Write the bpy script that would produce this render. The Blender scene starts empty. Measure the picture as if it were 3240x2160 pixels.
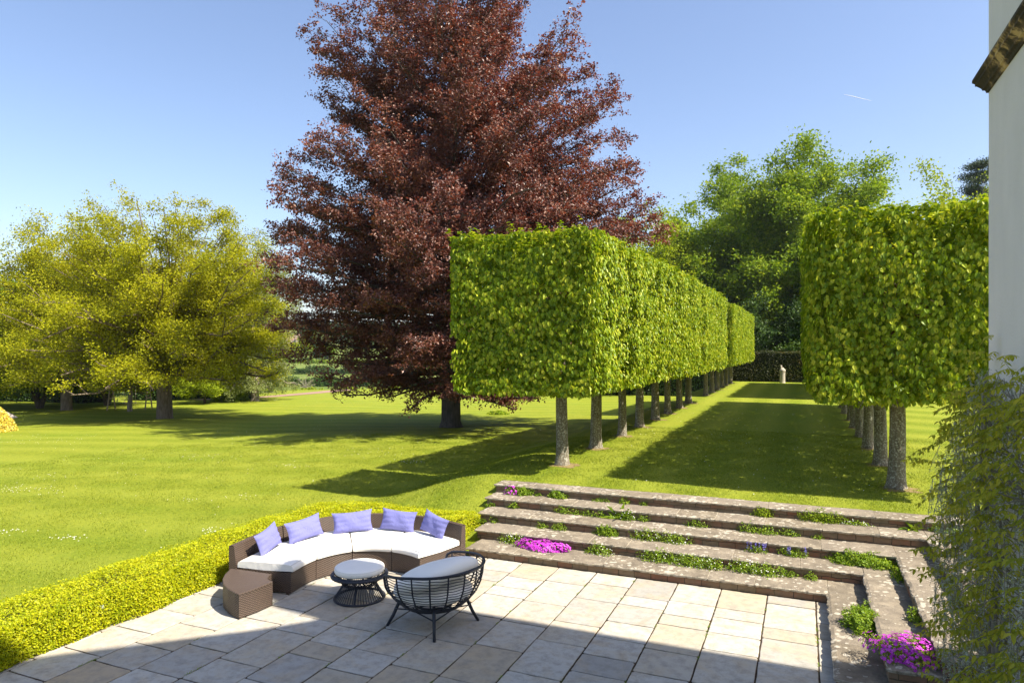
import bpy, math, random
import numpy as np
from mathutils import Vector

# ------------------------------------------------------------------ camera, sky, sun
S = bpy.context.scene
COL = S.collection
PI = math.pi
RAD = math.radians
CAMH = 4.2
cam_data = bpy.data.cameras.new("camera")
cam = bpy.data.objects.new("camera", cam_data)
COL.objects.link(cam)
cam.location = (0, 0, CAMH)
cam.rotation_euler = (RAD(90), 0, RAD(23.1))
cam_data.lens = 24.0
cam_data.sensor_width = 36.0
cam_data.shift_y = 0.0068
cam_data.clip_start = 0.05
cam_data.clip_end = 30000
S.camera = cam

SUN_EL = RAD(52.3)
SUN_AZ = RAD(-5.6)            # from +X towards +Y
w = bpy.data.worlds.new("World")
S.world = w
w.use_nodes = True
nt = w.node_tree
nt.nodes.clear()
sky = nt.nodes.new("ShaderNodeTexSky")
sky.sky_type = 'NISHITA'
sky.sun_disc = False
sky.sun_elevation = SUN_EL
sky.sun_rotation = RAD(90) - SUN_AZ
sky.altitude = 0
sky.air_density = 1.0
sky.dust_density = 1.4
sky.ozone_density = 1.6
bg = nt.nodes.new("ShaderNodeBackground")
bg.inputs[1].default_value = 0.105
wo = nt.nodes.new("ShaderNodeOutputWorld")
tn = nt.nodes.new("ShaderNodeMixRGB"); tn.blend_type = 'MULTIPLY'; tn.inputs[0].default_value = 1.0
tn.inputs[2].default_value = (1.0, .965, 1.0, 1)
nt.links.new(sky.outputs[0], tn.inputs[1]); nt.links.new(tn.outputs[0], bg.inputs[0])
nt.links.new(bg.outputs[0], wo.inputs[0])

sd = bpy.data.lights.new("sun", 'SUN')
sd.energy = 5.0
sd.angle = RAD(0.53)
sd.color = (1.0, 0.92, 0.78)
sun = bpy.data.objects.new("sun", sd)
COL.objects.link(sun)
dirv = Vector((math.cos(SUN_EL) * math.cos(SUN_AZ), math.cos(SUN_EL) * math.sin(SUN_AZ), math.sin(SUN_EL)))
sun.rotation_euler = dirv.to_track_quat('Z', 'Y').to_euler()
sun.location = (30, 0, 40)

S.view_settings.view_transform = 'Standard'
S.view_settings.look = 'None'
S.view_settings.exposure = 1.2
S.view_settings.gamma = 1.0

rng = np.random.default_rng(7)
random.seed(5)

# ------------------------------------------------------------------ helpers
def tag(o, label=None, cat=None, group=None, kind=None):
    if label: o["label"] = label
    if cat: o["category"] = cat
    if group: o["group"] = group
    if kind: o["kind"] = kind
    return o

def empty(name, loc=(0, 0, 0), rz=0.0):
    o = bpy.data.objects.new(name, None)
    o.empty_display_size = 0.2
    COL.objects.link(o)
    o.location = loc
    o.rotation_euler = (0, 0, rz)
    return o

class MB:
    """collects geometry for ONE mesh object"""
    def __init__(s):
        s.v = []; s.f = []; s.uv = []; s.mi = []; s.tint = []; s.n = 0
    def add(s, vs, fs, uvs=None, mi=0, tint=0.5):
        b = s.n
        s.v.extend([tuple(map(float, p)) for p in vs]); s.n += len(vs)
        for i, f in enumerate(fs):
            s.f.append([b + k for k in f])
            s.uv.append(uvs[i] if uvs is not None else None)
            s.mi.append(mi); s.tint.append(tint)
    def box(s, x0, x1, y0, y1, z0, z1, mi=0, tint=0.5):
        vs = [(x0,y0,z0),(x1,y0,z0),(x1,y1,z0),(x0,y1,z0),(x0,y0,z1),(x1,y0,z1),(x1,y1,z1),(x0,y1,z1)]
        fs = [(0,3,2,1),(4,5,6,7),(0,1,5,4),(1,2,6,5),(2,3,7,6),(3,0,4,7)]
        dx, dy, dz = x1-x0, y1-y0, z1-z0
        uv = [[(x0,y0),(x0,y1),(x1,y1),(x1,y0)], [(x0,y0),(x1,y0),(x1,y1),(x0,y1)],
              [(x0,z0),(x1,z0),(x1,z1),(x0,z1)], [(y0,z0),(y1,z0),(y1,z1),(y0,z1)],
              [(x1,z0),(x0,z0),(x0,z1),(x1,z1)], [(y1,z0),(y0,z0),(y0,z1),(y1,z1)]]
        s.add(vs, fs, uv, mi, tint)
    def tube(s, pts, radii, k=6, cap=True, mi=0, closed=False):
        pts = np.asarray(pts, float); n = len(pts)
        if np.isscalar(radii): radii = [radii] * n
        t = np.gradient(pts, axis=0)
        if closed:
            t = np.roll(pts, -1, 0) - np.roll(pts, 1, 0)
        t /= np.linalg.norm(t, axis=1, keepdims=True) + 1e-9
        a = np.array([0, 0, 1.0]) if abs(t[0][2]) < .9 else np.array([1.0, 0, 0])
        u = np.cross(t[0], a); u /= np.linalg.norm(u)
        ang = np.arange(k) * 2 * PI / k
        vs = []
        for i in range(n):
            u = u - t[i] * np.dot(u, t[i]); u /= np.linalg.norm(u) + 1e-9
            v = np.cross(t[i], u)
            vs.append(pts[i] + radii[i] * (np.cos(ang)[:, None] * u + np.sin(ang)[:, None] * v))
        vs = np.concatenate(vs)
        fs = []
        m = n if closed else n - 1
        for i in range(m):
            j = (i + 1) % n
            for q in range(k):
                r = (q + 1) % k
                fs.append((i*k+q, i*k+r, j*k+r, j*k+q))
        if cap and not closed:
            fs.append(tuple(range(k))[::-1]); fs.append(tuple((n-1)*k + q for q in range(k)))
        s.add(vs, fs, None, mi)
    def grid(s, P, wrap=False, mi=0, uvs=None, flip=False, tint=.5):
        P = np.asarray(P, float); nu, nv = P.shape[:2]
        fs = []; uv = []
        for i in range(nu if wrap else nu - 1):
            i2 = (i + 1) % nu
            for j in range(nv - 1):
                q = (i*nv+j, i2*nv+j, i2*nv+j+1, i*nv+j+1)
                if uvs is not None:
                    w4 = [tuple(uvs[i][j]), tuple(uvs[i2][j]), tuple(uvs[i2][j+1]), tuple(uvs[i][j+1])]
                else: w4 = None
                if flip:
                    q = q[::-1]; w4 = w4[::-1] if w4 else None
                fs.append(q); uv.append(w4)
        s.add(P.reshape(-1, 3), fs, uv, mi, tint)
    def build(s, name, mats, parent=None, smooth=False, uv=False, tint=False):
        me = bpy.data.meshes.new(name)
        me.from_pydata(s.v, [], s.f)
        for m in (mats if isinstance(mats, (list, tuple)) else [mats]): me.materials.append(m)
        if any(s.mi): me.polygons.foreach_set("material_index", s.mi)
        if uv:
            l = me.uv_layers.new(name="UVMap")
            out = []
            for f, q in zip(s.f, s.uv):
                out.extend(q if q is not None else [(0, 0)] * len(f))
            l.data.foreach_set("uv", np.asarray(out, np.float32).ravel())
        if tint:
            a = me.attributes.new("tint", 'FLOAT', 'FACE')
            a.data.foreach_set("value", np.asarray(s.tint, np.float32))
        me.polygons.foreach_set("use_smooth", [smooth] * len(me.polygons))
        me.update()
        o = bpy.data.objects.new(name, me)
        COL.objects.link(o)
        if parent is not None: o.parent = parent
        return o

def norm(a):
    return a / (np.linalg.norm(a, axis=-1, keepdims=True) + 1e-9)

def leaf_mesh(name, P, N, T, L, W, mat, shape='diamond', tint=None):
    """one mesh of many folded leaves; P base, N normal, T tip direction"""
    P = np.asarray(P, np.float32); n = len(P)
    N = norm(np.asarray(N, np.float32)); T = norm(T - N * np.sum(T * N, 1, keepdims=True))
    Sd = np.cross(N, T)
    L = np.broadcast_to(np.asarray(L, np.float32), (n,))[:, None]
    W = np.broadcast_to(np.asarray(W, np.float32), (n,))[:, None] * .5
    if shape == 'diamond':
        V = np.stack([P, P + T*L*.45 + Sd*W + N*W*.35, P + T*L, P + T*L*.45 - Sd*W + N*W*.35], 1)
        k = 4; F = np.array([[0, 1, 2, 3]])
    else:
        tip = P + T*L - N*L*.12
        V = np.stack([P, P + T*L*.28 + Sd*W*.95 + N*W*.3, P + T*L*.68 + Sd*W*.75 + N*W*.2, tip,
                      P + T*L*.68 - Sd*W*.75 + N*W*.2, P + T*L*.28 - Sd*W*.95 + N*W*.3], 1)
        k = 6; F = np.array([[0, 1, 2, 3], [0, 3, 4, 5]])
    nf = len(F)
    idx = (np.arange(n)[:, None, None] * k + F[None]).reshape(-1)
    me = bpy.data.meshes.new(name)
    me.vertices.add(n * k); me.vertices.foreach_set("co", V.reshape(-1).astype(np.float32))
    me.loops.add(n * nf * 4); me.loops.foreach_set("vertex_index", idx.astype(np.int32))
    me.polygons.add(n * nf)
    me.polygons.foreach_set("loop_start", (np.arange(n * nf) * 4).astype(np.int32))
    me.polygons.foreach_set("loop_total", np.full(n * nf, 4, np.int32))
    me.polygons.foreach_set("use_smooth", np.zeros(n * nf, bool))
    a = me.attributes.new("tint", 'FLOAT', 'FACE')
    if tint is None: tint = rng.random(n)
    a.data.foreach_set("value", np.repeat(tint, nf).astype(np.float32))
    me.materials.append(mat)
    me.update(calc_edges=True)
    return me

def link_mesh(name, me, parent=None, loc=(0, 0, 0), rz=0):
    o = bpy.data.objects.new(name, me); COL.objects.link(o)
    if parent is not None: o.parent = parent
    o.location = loc; o.rotation_euler = (0, 0, rz)
    return o

def rnd_dir(n):
    return norm(rng.normal(size=(n, 3)))

# ------------------------------------------------------------------ materials
def mat_new(name):
    m = bpy.data.materials.new(name); m.use_nodes = True
    m.node_tree.nodes.clear()
    return m, m.node_tree

def N_(t, kind, **kw):
    n = t.nodes.new("ShaderNode" + kind)
    for k, v in kw.items(): setattr(n, k, v)
    return n

def ramp(t, fac, stops):
    r = N_(t, "ValToRGB")
    e = r.color_ramp.elements
    while len(e) > 1: e.remove(e[-1])
    e[0].position = stops[0][0]; e[0].color = (*stops[0][1], 1)
    for p, c in stops[1:]:
        q = e.new(p); q.color = (*c, 1)
    t.links.new(fac, r.inputs[0])
    return r.outputs[0]

def noise(t, vec, scale, detail=3, rough=.55, dist=0.0):
    n = N_(t, "TexNoise"); n.inputs["Scale"].default_value = scale
    n.inputs["Detail"].default_value = detail; n.inputs["Roughness"].default_value = rough
    n.inputs["Distortion"].default_value = dist
    if vec is not None: t.links.new(vec, n.inputs["Vector"])
    return n.outputs[0]

def math_(t, op, a, b=None, clamp=False):
    n = N_(t, "Math", operation=op); n.use_clamp = clamp
    for i, x in enumerate((a, b)):
        if x is None: continue
        if isinstance(x, (int, float)): n.inputs[i].default_value = x
        else: t.links.new(x, n.inputs[i])
    return n.outputs[0]

def mix(t, fac, a, b, blend='MIX'):
    n = N_(t, "MixRGB", blend_type=blend)
    for i, x in enumerate((fac, a, b)):
        if isinstance(x, (int, float)): n.inputs[i].default_value = x
        elif isinstance(x, tuple): n.inputs[i].default_value = (*x, 1)
        else: t.links.new(x, n.inputs[i])
    return n.outputs[0]

def finish(t, color, rough=.8, bump=None, bstr=.3, bdist=.02, spec=.3, metal=0.0):
    p = N_(t, "BsdfPrincipled")
    if isinstance(color, tuple): p.inputs["Base Color"].default_value = (*color, 1)
    else: t.links.new(color, p.inputs["Base Color"])
    if isinstance(rough, (int, float)): p.inputs["Roughness"].default_value = rough
    else: t.links.new(rough, p.inputs["Roughness"])
    p.inputs["Specular IOR Level"].default_value = spec
    p.inputs["Metallic"].default_value = metal
    if bump is not None:
        b = N_(t, "Bump"); b.inputs["Strength"].default_value = bstr; b.inputs["Distance"].default_value = bdist
        t.links.new(bump, b.inputs["Height"]); t.links.new(b.outputs[0], p.inputs["Normal"])
    o = N_(t, "OutputMaterial"); t.links.new(p.outputs[0], o.inputs[0])
    return p

def leaf_mat(name, c0, c1, c2, trans=.4, tcol=None, clump=.25, cscale=.8, gloss=.25, rough=.45):
    m, t = mat_new(name)
    at = N_(t, "Attribute", attribute_name="tint")
    geo = N_(t, "NewGeometry")
    cl = noise(t, geo.outputs["Position"], cscale, 2)
    f = math_(t, 'ADD', math_(t, 'MULTIPLY', at.outputs["Fac"], 1 - clump),
              math_(t, 'MULTIPLY', math_(t, 'MULTIPLY', math_(t, 'SUBTRACT', cl, .3, True), 2.5), clump), True)
    col = ramp(t, f, [(0.0, c0), (.55, c1), (1.0, c2)])
    p = N_(t, "BsdfPrincipled"); t.links.new(col, p.inputs["Base Color"])
    p.inputs["Roughness"].default_value = rough; p.inputs["Specular IOR Level"].default_value = gloss
    tr = N_(t, "BsdfTranslucent")
    tc = mix(t, 1.0, col, tcol or (1.35, 1.25, .6), 'MULTIPLY')
    t.links.new(tc, tr.inputs[0])
    ms = N_(t, "MixShader"); ms.inputs[0].default_value = trans
    t.links.new(p.outputs[0], ms.inputs[1]); t.links.new(tr.outputs[0], ms.inputs[2])
    o = N_(t, "OutputMaterial"); t.links.new(ms.outputs[0], o.inputs[0])
    return m

def plain(name, col, rough=.7, spec=.3, bscale=None, bstr=.2, var=0.0):
    m, t = mat_new(name)
    tc = N_(t, "TexCoord").outputs["Object"]
    c = col
    if var:
        n = noise(t, tc, 6, 4)
        c = ramp(t, n, [(.25, tuple(x*(1-var) for x in col)), (.75, tuple(min(1, x*(1+var)) for x in col))])
    finish(t, c, rough, noise(t, tc, bscale, 3) if bscale else None, bstr, .01, spec)
    return m

def bark_mat(name, dark, light, lichen=None, scale=1.0):
    m, t = mat_new(name)
    geo = N_(t, "NewGeometry")
    mp = N_(t, "Mapping"); mp.inputs["Scale"].default_value = (1, 1, .25)
    t.links.new(geo.outputs["Position"], mp.inputs["Vector"])
    n = noise(t, mp.outputs[0], 9 * scale, 6, .65)
    c = ramp(t, n, [(.3, dark), (.7, light)])
    if lichen:
        n2 = noise(t, geo.outputs["Position"], 14 * scale, 4, .6)
        f = ramp(t, n2, [(.52, (0, 0, 0)), (.6, (1, 1, 1))])
        c = mix(t, f, c, lichen)
    finish(t, c, .9, n, .8, .03, .15)
    return m

M = {}
M['pleach'] = leaf_mat("lime_leaf", (.08, .155, .006), (.235, .33, .010), (.54, .55, .05), .32, clump=.2, cscale=1.2, gloss=.3)
M['beech'] = leaf_mat("copper_leaf", (.040, .014, .011), (.150, .056, .038), (.33, .165, .10), .26, (1.6, .65, .45), clump=.35, cscale=.5, gloss=.5)
M['oak'] = leaf_mat("oak_leaf", (.16, .18, .006), (.32, .335, .009), (.53, .49, .022), .44, clump=.35, cscale=.35, gloss=.1)
M['green'] = leaf_mat("fresh_leaf", (.06, .12, .007), (.18, .275, .012), (.40, .46, .04), .42, clump=.35, cscale=.35, gloss=.1)
M['dkgreen'] = leaf_mat("dark_leaf", (.02, .05, .010), (.05, .10, .015), (.11, .17, .03), .25, clump=.35, cscale=.35)
M['yellowgreen'] = leaf_mat("yellow_leaf", (.15, .22, .012), (.27, .34, .014), (.38, .42, .03), .42, clump=.35, cscale=.35, gloss=.1)
M['birch'] = leaf_mat("birch_leaf", (.13, .17, .05), (.22, .26, .08), (.34, .36, .14), .35, clump=.3, cscale=.3)
M['pine'] = leaf_mat("pine_leaf", (.02, .04, .016), (.05, .08, .03), (.09, .12, .05), .1, clump=.3, cscale=.3)
M['golden'] = leaf_mat("golden_leaf", (.21, .29, .005), (.43, .46, .008), (.64, .61, .02), .42, clump=.2, cscale=2.0)
M['yew'] = leaf_mat("yew_leaf", (.018, .028, .007), (.05, .06, .012), (.16, .11, .02), .15, clump=.55, cscale=.5)
M['bushy'] = leaf_mat("golden_bush_leaf", (.50, .40, .03), (.72, .60, .09), (.85, .75, .40), .3, (1.2, 1.1, .7), clump=.3, cscale=1.0)
M['weed'] = leaf_mat("weed_leaf", (.09, .16, .01), (.18, .29, .015), (.32, .40, .03), .35, clump=.2, cscale=3)
M['wist'] = leaf_mat("wisteria_leaf", (.22, .27, .03), (.40, .42, .05), (.56, .52, .09), .5, clump=.2, cscale=2)
M['raceme'] = leaf_mat("wisteria_bud", (.27, .31, .18), (.44, .48, .34), (.58, .58, .60), .2, (1, 1, 1), clump=.1, cscale=3)
M['pink'] = leaf_mat("pink_petal", (.42, .03, .45), (.62, .06, .60), (.78, .18, .75), .3, (1.2, .8, 1.2), clump=.1, cscale=3)
M['blueflower'] = leaf_mat("blue_petal", (.15, .13, .45), (.22, .2, .6), (.35, .33, .75), .3, (1, 1, 1.2), clump=.1, cscale=3)
M['daisy'] = leaf_mat("daisy_petal", (.7, .7, .62), (.8, .8, .75), (.85, .85, .8), .2, (1, 1, 1), clump=0, cscale=3)
M['grassblade'] = leaf_mat("grass_blade", (.07, .12, .006), (.20, .25, .012), (.40, .42, .05), .3, clump=.3, cscale=1.5)
M['bark'] = bark_mat("bark", (.035, .028, .02), (.13, .105, .08))
M['bark_pleach'] = bark_mat("smooth_bark", (.10, .085, .06), (.24, .205, .155), (.36, .35, .29), 1.6)
M['bark_beech'] = bark_mat("beech_bark", (.05, .045, .04), (.13, .115, .10))
M['bark_oak'] = bark_mat("oak_bark", (.09, .07, .05), (.24, .19, .14))
M['bark_pale'] = bark_mat("pale_bark", (.16, .13, .10), (.34, .29, .23))
M['twig'] = plain("twig", (.16, .10, .06), .9)
M['wiststem'] = plain("wisteria_stem", (.24, .215, .17), .9, bscale=30)

# ------------------------------------------------------------------ terrain
def smooth(a, b, x):
    t = np.clip((x - a) / (b - a), 0, 1); return t * t * (3 - 2 * t)

def ground_z(X, Y):
    X = np.asarray(X, float); Y = np.asarray(Y, float)
    p = -X * .6293 + Y * .7771
    base = np.interp(p, [0, 25, 38, 55, 75, 86, 97, 103, 125, 260, 420, 700, 1300, 3000],
                     [0, 0, -.28, -.92, -1.30, -1.45, -1.42, -2.4, -4.4, -4.2, 1, 17, 26, 30])
    near = np.clip(1 - p / 80, 0, 1)
    base = base + .05 * np.sin(X * .31 + 1) * np.sin(Y * .27) * smooth(18, 40, p)
    top = np.where(Y < 15.3, np.clip((Y - 12.75) / 2.7 * .95, 0, .90), .90 + .09 * smooth(15.3, 15.5, Y))
    s = smooth(-11.4, -7.0, X)
    # the bank dies out beyond the avenue
    s = s * (1 - smooth(80, 110, Y))
    zb = base * (1 - s) + top * s
    far_r = smooth(80, 160, Y) * smooth(-60, 0, X)
    zb = zb * (1 - far_r) + .3 * far_r
    hole = ((X > -6.05) & (Y < 15.27) & (X < 2.95)) | ((X > -10.2) & (Y < 12.85) & (X < 2.95)) | ((X > -6.6) & (Y < 9.2))
    return np.where(hole, -.35, zb)

def gz(x, y): return float(ground_z(np.array([x]), np.array([y]))[0])

def axis(segs):
    out = []
    for a, b, st in segs: out.extend(np.arange(a, b - 1e-6, st))
    out.append(segs[-1][1]); return np.array(out)

gx = axis([(-1500, -400, 110), (-400, -120, 20), (-120, -50, 4), (-50, -20, 1.5), (-20, -12, .8), (-12, -10.25, .35), (-10.25, -10.15, .1), (-10.15, -6.1, .25), (-6.1, -6.0, .1), (-6.0, 2.9, .8), (2.9, 3.0, .1), (3.0, 20, 1.2), (20, 80, 6), (80, 900, 90)])
gy = axis([(-60, 0, 15), (0, 9.15, .9), (9.15, 9.25, .1), (9.25, 12.8, .55), (12.8, 12.9, .1), (12.9, 15.24, .26), (15.24, 15.32, .08), (15.32, 22, .5), (22, 60, 1.2), (60, 130, 2.5), (130, 400, 15), (400, 1800, 80)])
GX, GY = np.meshgrid(gx, gy, indexing='ij')
GZ = ground_z(GX, GY)
me = bpy.data.meshes.new("lawn")
nu, nv = GX.shape
V = np.stack([GX, GY, GZ], -1).reshape(-1, 3)
ii, jj = np.meshgrid(np.arange(nu - 1), np.arange(nv - 1), indexing='ij')
Fq = np.stack([ii*nv+jj, (ii+1)*nv+jj, (ii+1)*nv+jj+1, ii*nv+jj+1], -1).reshape(-1, 4)
me.from_pydata(V.tolist(), [], Fq.tolist())
me.polygons.foreach_set("use_smooth", [True] * len(me.polygons))

m, t = mat_new("lawn_grass")
geo = N_(t, "NewGeometry"); pos = geo.outputs["Position"]
sx = N_(t, "SeparateXYZ"); t.links.new(pos, sx.inputs[0])
PX, PY = sx.outputs[0], sx.outputs[1]
n_big = noise(t, pos, .18, 3)
n_mid = noise(t, pos, 1.3, 4, .6, .4)
n_fine = noise(t, pos, 9, 6, .8)
n_vf = noise(t, pos, 55, 2, .7)
c = ramp(t, n_fine, [(.32, (.075, .115, .006)), (.5, (.175, .215, .012)), (.66, (.32, .33, .03))])
c = mix(t, math_(t, 'MULTIPLY', ramp(t, n_mid, [(.4, (0, 0, 0)), (.7, (1, 1, 1))]), .45), c, (.27, .27, .02))
c = mix(t, math_(t, 'MULTIPLY', ramp(t, n_big, [(.35, (0, 0, 0)), (.65, (1, 1, 1))]), .35), c, (.10, .19, .008))
c = mix(t, math_(t, 'MULTIPLY', ramp(t, noise(t, pos, 26, 3, .8), [(.4, (0, 0, 0)), (.66, (1, 1, 1))]), .35), c, (.06, .10, .006))
# mower stripes
pl = math_(t, 'ADD', math_(t, 'MULTIPLY', PX, -.25), math_(t, 'MULTIPLY', PY, .97))
st_l = math_(t, 'SINE', math_(t, 'ADD', math_(t, 'MULTIPLY', pl, 2.3), math_(t, 'MULTIPLY', n_big, 9)))
st_a = math_(t, 'SINE', math_(t, 'MULTIPLY', PX, 3.3))
st_r = math_(t, 'SINE', math_(t, 'MULTIPLY', math_(t, 'ADD', math_(t, 'MULTIPLY', PX, .45), math_(t, 'MULTIPLY', PY, .9)), 2.1))
isl = math_(t, 'LESS_THAN', PX, -9.0); isr = math_(t, 'GREATER_THAN', PX, 3.2)
st = math_(t, 'ADD', math_(t, 'MULTIPLY', st_l, math_(t, 'MULTIPLY', isl, .65)), math_(t, 'MULTIPLY', st_r, isr))
st = math_(t, 'ADD', st, math_(t, 'MULTIPLY', st_a, math_(t, 'MULTIPLY', math_(t, 'SUBTRACT', 1.0, math_(t, 'ADD', isl, isr)), .8)))
k = math_(t, 'ADD', math_(t, 'MULTIPLY', st, .5), .5, True)
c = mix(t, math_(t, 'MULTIPLY', k, .36), c, (.37, .38, .05))
# distant fields beyond the garden edge
pp = math_(t, 'ADD', math_(t, 'MULTIPLY', PX, -.6293), math_(t, 'MULTIPLY', PY, .7771))
fld = math_(t, 'GREATER_THAN', pp, 99.0)
fc = ramp(t, noise(t, pos, .012, 3), [(.35, (.09, .125, .025)), (.5, (.13, .16, .035)), (.62, (.22, .19, .07))])
fc = mix(t, .35, fc, ramp(t, noise(t, pos, 1.2, 4), [(.3, (.07, .12, .02)), (.7, (.2, .24, .04))]))
c = mix(t, fld, c, fc)
finish(t, c, .85, math_(t, 'ADD', math_(t, 'MULTIPLY', n_fine, .7), math_(t, 'MULTIPLY', n_vf, .6)), .9, .05, .12)
M['lawn'] = m
me.materials.append(m); me.update()
ground = link_mesh("lawn", me); tag(ground, kind="structure")

# soil rings at the foot of the pleached trees
m, t = mat_new("bare_soil")
geo = N_(t, "NewGeometry")
finish(t, ramp(t, noise(t, geo.outputs["Position"], 14, 5, .7), [(.3, (.10, .075, .035)), (.5, (.24, .17, .09)), (.68, (.2, .2, .03))]), .95, noise(t, geo.outputs["Position"], 30, 3), .6, .03, .1)
M['soil'] = m

TS = .92
YS = [19.4, 23.15, 26.8, 30.2, 33.55, 37.0, 40.75, 44.4, 52.4, 56.0, 59.7, 63.5, 67.2, 71.0]
YS = [round(y*TS, 2) for y in YS]
LX, RX = -6.68*TS, 2.12*TS
mb = MB()
for cx in (LX, RX):
    for y in YS:
        n = 22
        ring = []
        for i in range(n):
            a = i * 2 * PI / n
            r = random.uniform(.30, .52) * (1 + .25 * math.cos(a + .5))
            x_, y_ = cx + math.cos(a) * r, y + math.sin(a) * r * .9
            ring.append((x_, y_, gz(x_, y_) + .006))
        mb.add([(cx, y, gz(cx, y) + .02)] + ring, [(0, 1 + i, 1 + (i + 1) % n) for i in range(n)])
o = mb.build("soil", M['soil']); tag(o, kind="structure")

# gravel track at the far edge of the lawn
mb = MB()
pts = [(-60, 54), (-58.6, 58), (-57.6, 62.5), (-57.0, 69), (-56.6, 76), (-55.5, 84), (-53, 92)]
P = []
for x, y in pts:
    P.append([(x + 1.1, y, gz(x + 1.1, y) + .02), (x, y, gz(x, y) + .05), (x - 1.3, y, gz(x - 1.3, y) + .03)])
mb.grid(np.array(P), flip=True)
o = mb.build("path", plain("gravel", (.27, .17, .13), .95, bscale=8, var=.25)); tag(o, kind="structure")

# ------------------------------------------------------------------ patio
m, t = mat_new("limestone_slab")
at = N_(t, "Attribute", attribute_name="tint")
geo = N_(t, "NewGeometry"); pos = geo.outputs["Position"]
base = ramp(t, at.outputs["Fac"], [(0, (.31, .295, .265)), (.35, (.40, .38, .335)), (.7, (.45, .425, .37)), (.9, (.37, .33, .26)), (1, (.42, .32, .20))])
ofs = N_(t, "VectorMath", operation='ADD')
cmb = N_(t, "CombineXYZ"); t.links.new(math_(t, 'MULTIPLY', at.outputs["Fac"], 37), cmb.inputs[0]); t.links.new(math_(t, 'MULTIPLY', at.outputs["Fac"], 91), cmb.inputs[2])
t.links.new(pos, ofs.inputs[0]); t.links.new(cmb.outputs[0], ofs.inputs[1])
n1 = noise(t, ofs.outputs[0], 2.2, 6, .65, .6)
n2 = noise(t, ofs.outputs[0], 7, 6, .75)
base = mix(t, math_(t, 'MULTIPLY', ramp(t, n1, [(.45, (0, 0, 0)), (.7, (1, 1, 1))]), .55), base, (.42, .31, .17))
base = mix(t, math_(t, 'MULTIPLY', ramp(t, n2, [(.45, (0, 0, 0)), (.68, (1, 1, 1))]), .6), base, (.20, .185, .155))
finish(t, base, .75, math_(t, 'ADD', n2, math_(t, 'MULTIPLY', noise(t, pos, 40, 3), .4)), .35, .012, .25)
M['slab'] = m
m, t = mat_new("joint_soil")
geo = N_(t, "NewGeometry"); pos = geo.outputs["Position"]
finish(t, ramp(t, noise(t, pos, 3, 5, .7), [(.35, (.03, .022, .015)), (.55, (.07, .045, .025)), (.66, (.07, .09, .015))]), .95, noise(t, pos, 50, 3), .7, .02, .1)
M['joint'] = m

mb = MB()
mb.box(-11.0, .8, 1.5, 12.5, -.12, -.012, mi=1)
mb.box(.8, 3.4, 1.5, 9.6, -.12, -.012, mi=1)
x = -5.06 - .75 * 9
xs = []
while x < 3.2: xs.append(x); x += .75
for i, x0 in enumerate(xs[:-1]):
    x1 = xs[i + 1]
    y = 1.6 + random.uniform(0, .5)
    while y < 12.41:
        L = random.choice([.42, .55, .62, .75, .8, .92, 1.05])
        y1 = min(y + L, 12.41)
        if y1 > 12.15: y1 = 12.41
        if x0 > .3 and y1 > 9.5: break
        g = .009
        j = lambda: random.uniform(-.004, .004)
        zt = random.uniform(-.002, .003)
        a = [(x0+g+j(), y+g+j()), (x1-g+j(), y+g+j()), (x1-g+j(), y1-g+j()), (x0+g+j(), y1-g+j())]
        ch = .022
        # chamfered corners and jittered edges
        out = []
        for q in range(4):
            p, nx, pv = Vector(a[q]), Vector(a[(q+1) % 4]), Vector(a[q-1])
            out.append(p + (pv - p).normalized() * ch * random.uniform(.3, 1.6))
            out.append(p + (nx - p).normalized() * ch * random.uniform(.3, 1.6))
            for s_ in (.2, .35, .5, .65, .8):
                e = p.lerp(nx, s_); d = (nx - p).normalized()
                out.append(e + Vector((-d.y, d.x)) * random.uniform(-.002, .006))
        cen = Vector(((x0+x1)/2, (y+y1)/2)); n = len(out)
        vs = [(p.x, p.y, -.02) for p in out] + [(p.x, p.y, zt - .005) for p in out]
        vs += [((p + (cen-p).normalized()*.008).x, (p + (cen-p).normalized()*.008).y, zt) for p in out]
        fs = [(q, (q+1) % n, n + (q+1) % n, n + q) for q in range(n)] + [(n+q, n+(q+1) % n, 2*n+(q+1) % n, 2*n+q) for q in range(n)]
        fs.append(tuple(2*n + q for q in range(n)))
        mb.add(vs, fs, None, 0, random.random())
        y = y1
patio = mb.build("patio", [M['slab'], M['joint']], tint=True); tag(patio, kind="structure")

# ------------------------------------------------------------------ stone steps
m, t = mat_new("step_stone")
at = N_(t, "Attribute", attribute_name="tint")
geo = N_(t, "NewGeometry"); pos = geo.outputs["Position"]
n1 = noise(t, pos, 3.5, 6, .7)
base = ramp(t, n1, [(.3, (.10, .083, .06)), (.5, (.18, .15, .11)), (.7, (.28, .235, .17))])
base = mix(t, math_(t, 'MULTIPLY', at.outputs["Fac"], .35), base, (.27, .23, .19))
vo = N_(t, "TexVoronoi"); vo.inputs["Scale"].default_value = 9.0
wn = noise(t, pos, 9, 3)
dv = N_(t, "VectorMath", operation='ADD'); t.links.new(pos, dv.inputs[0])
cb = N_(t, "CombineXYZ")
for q in range(3): t.links.new(math_(t, 'MULTIPLY', wn, .12), cb.inputs[q])
t.links.new(cb.outputs[0], dv.inputs[1]); t.links.new(dv.outputs[0], vo.inputs["Vector"])
sz = math_(t, 'MULTIPLY', math_(t, 'SUBTRACT', noise(t, pos, 1.6, 3), .33, True), 1.45)
sp = math_(t, 'LESS_THAN', vo.outputs["Distance"], sz)
lich = ramp(t, noise(t, pos, 30, 3), [(.3, (.30, .27, .21)), (.7, (.52, .48, .40))])
base = mix(t, math_(t, 'MULTIPLY', sp, .8), base, lich)
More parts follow.
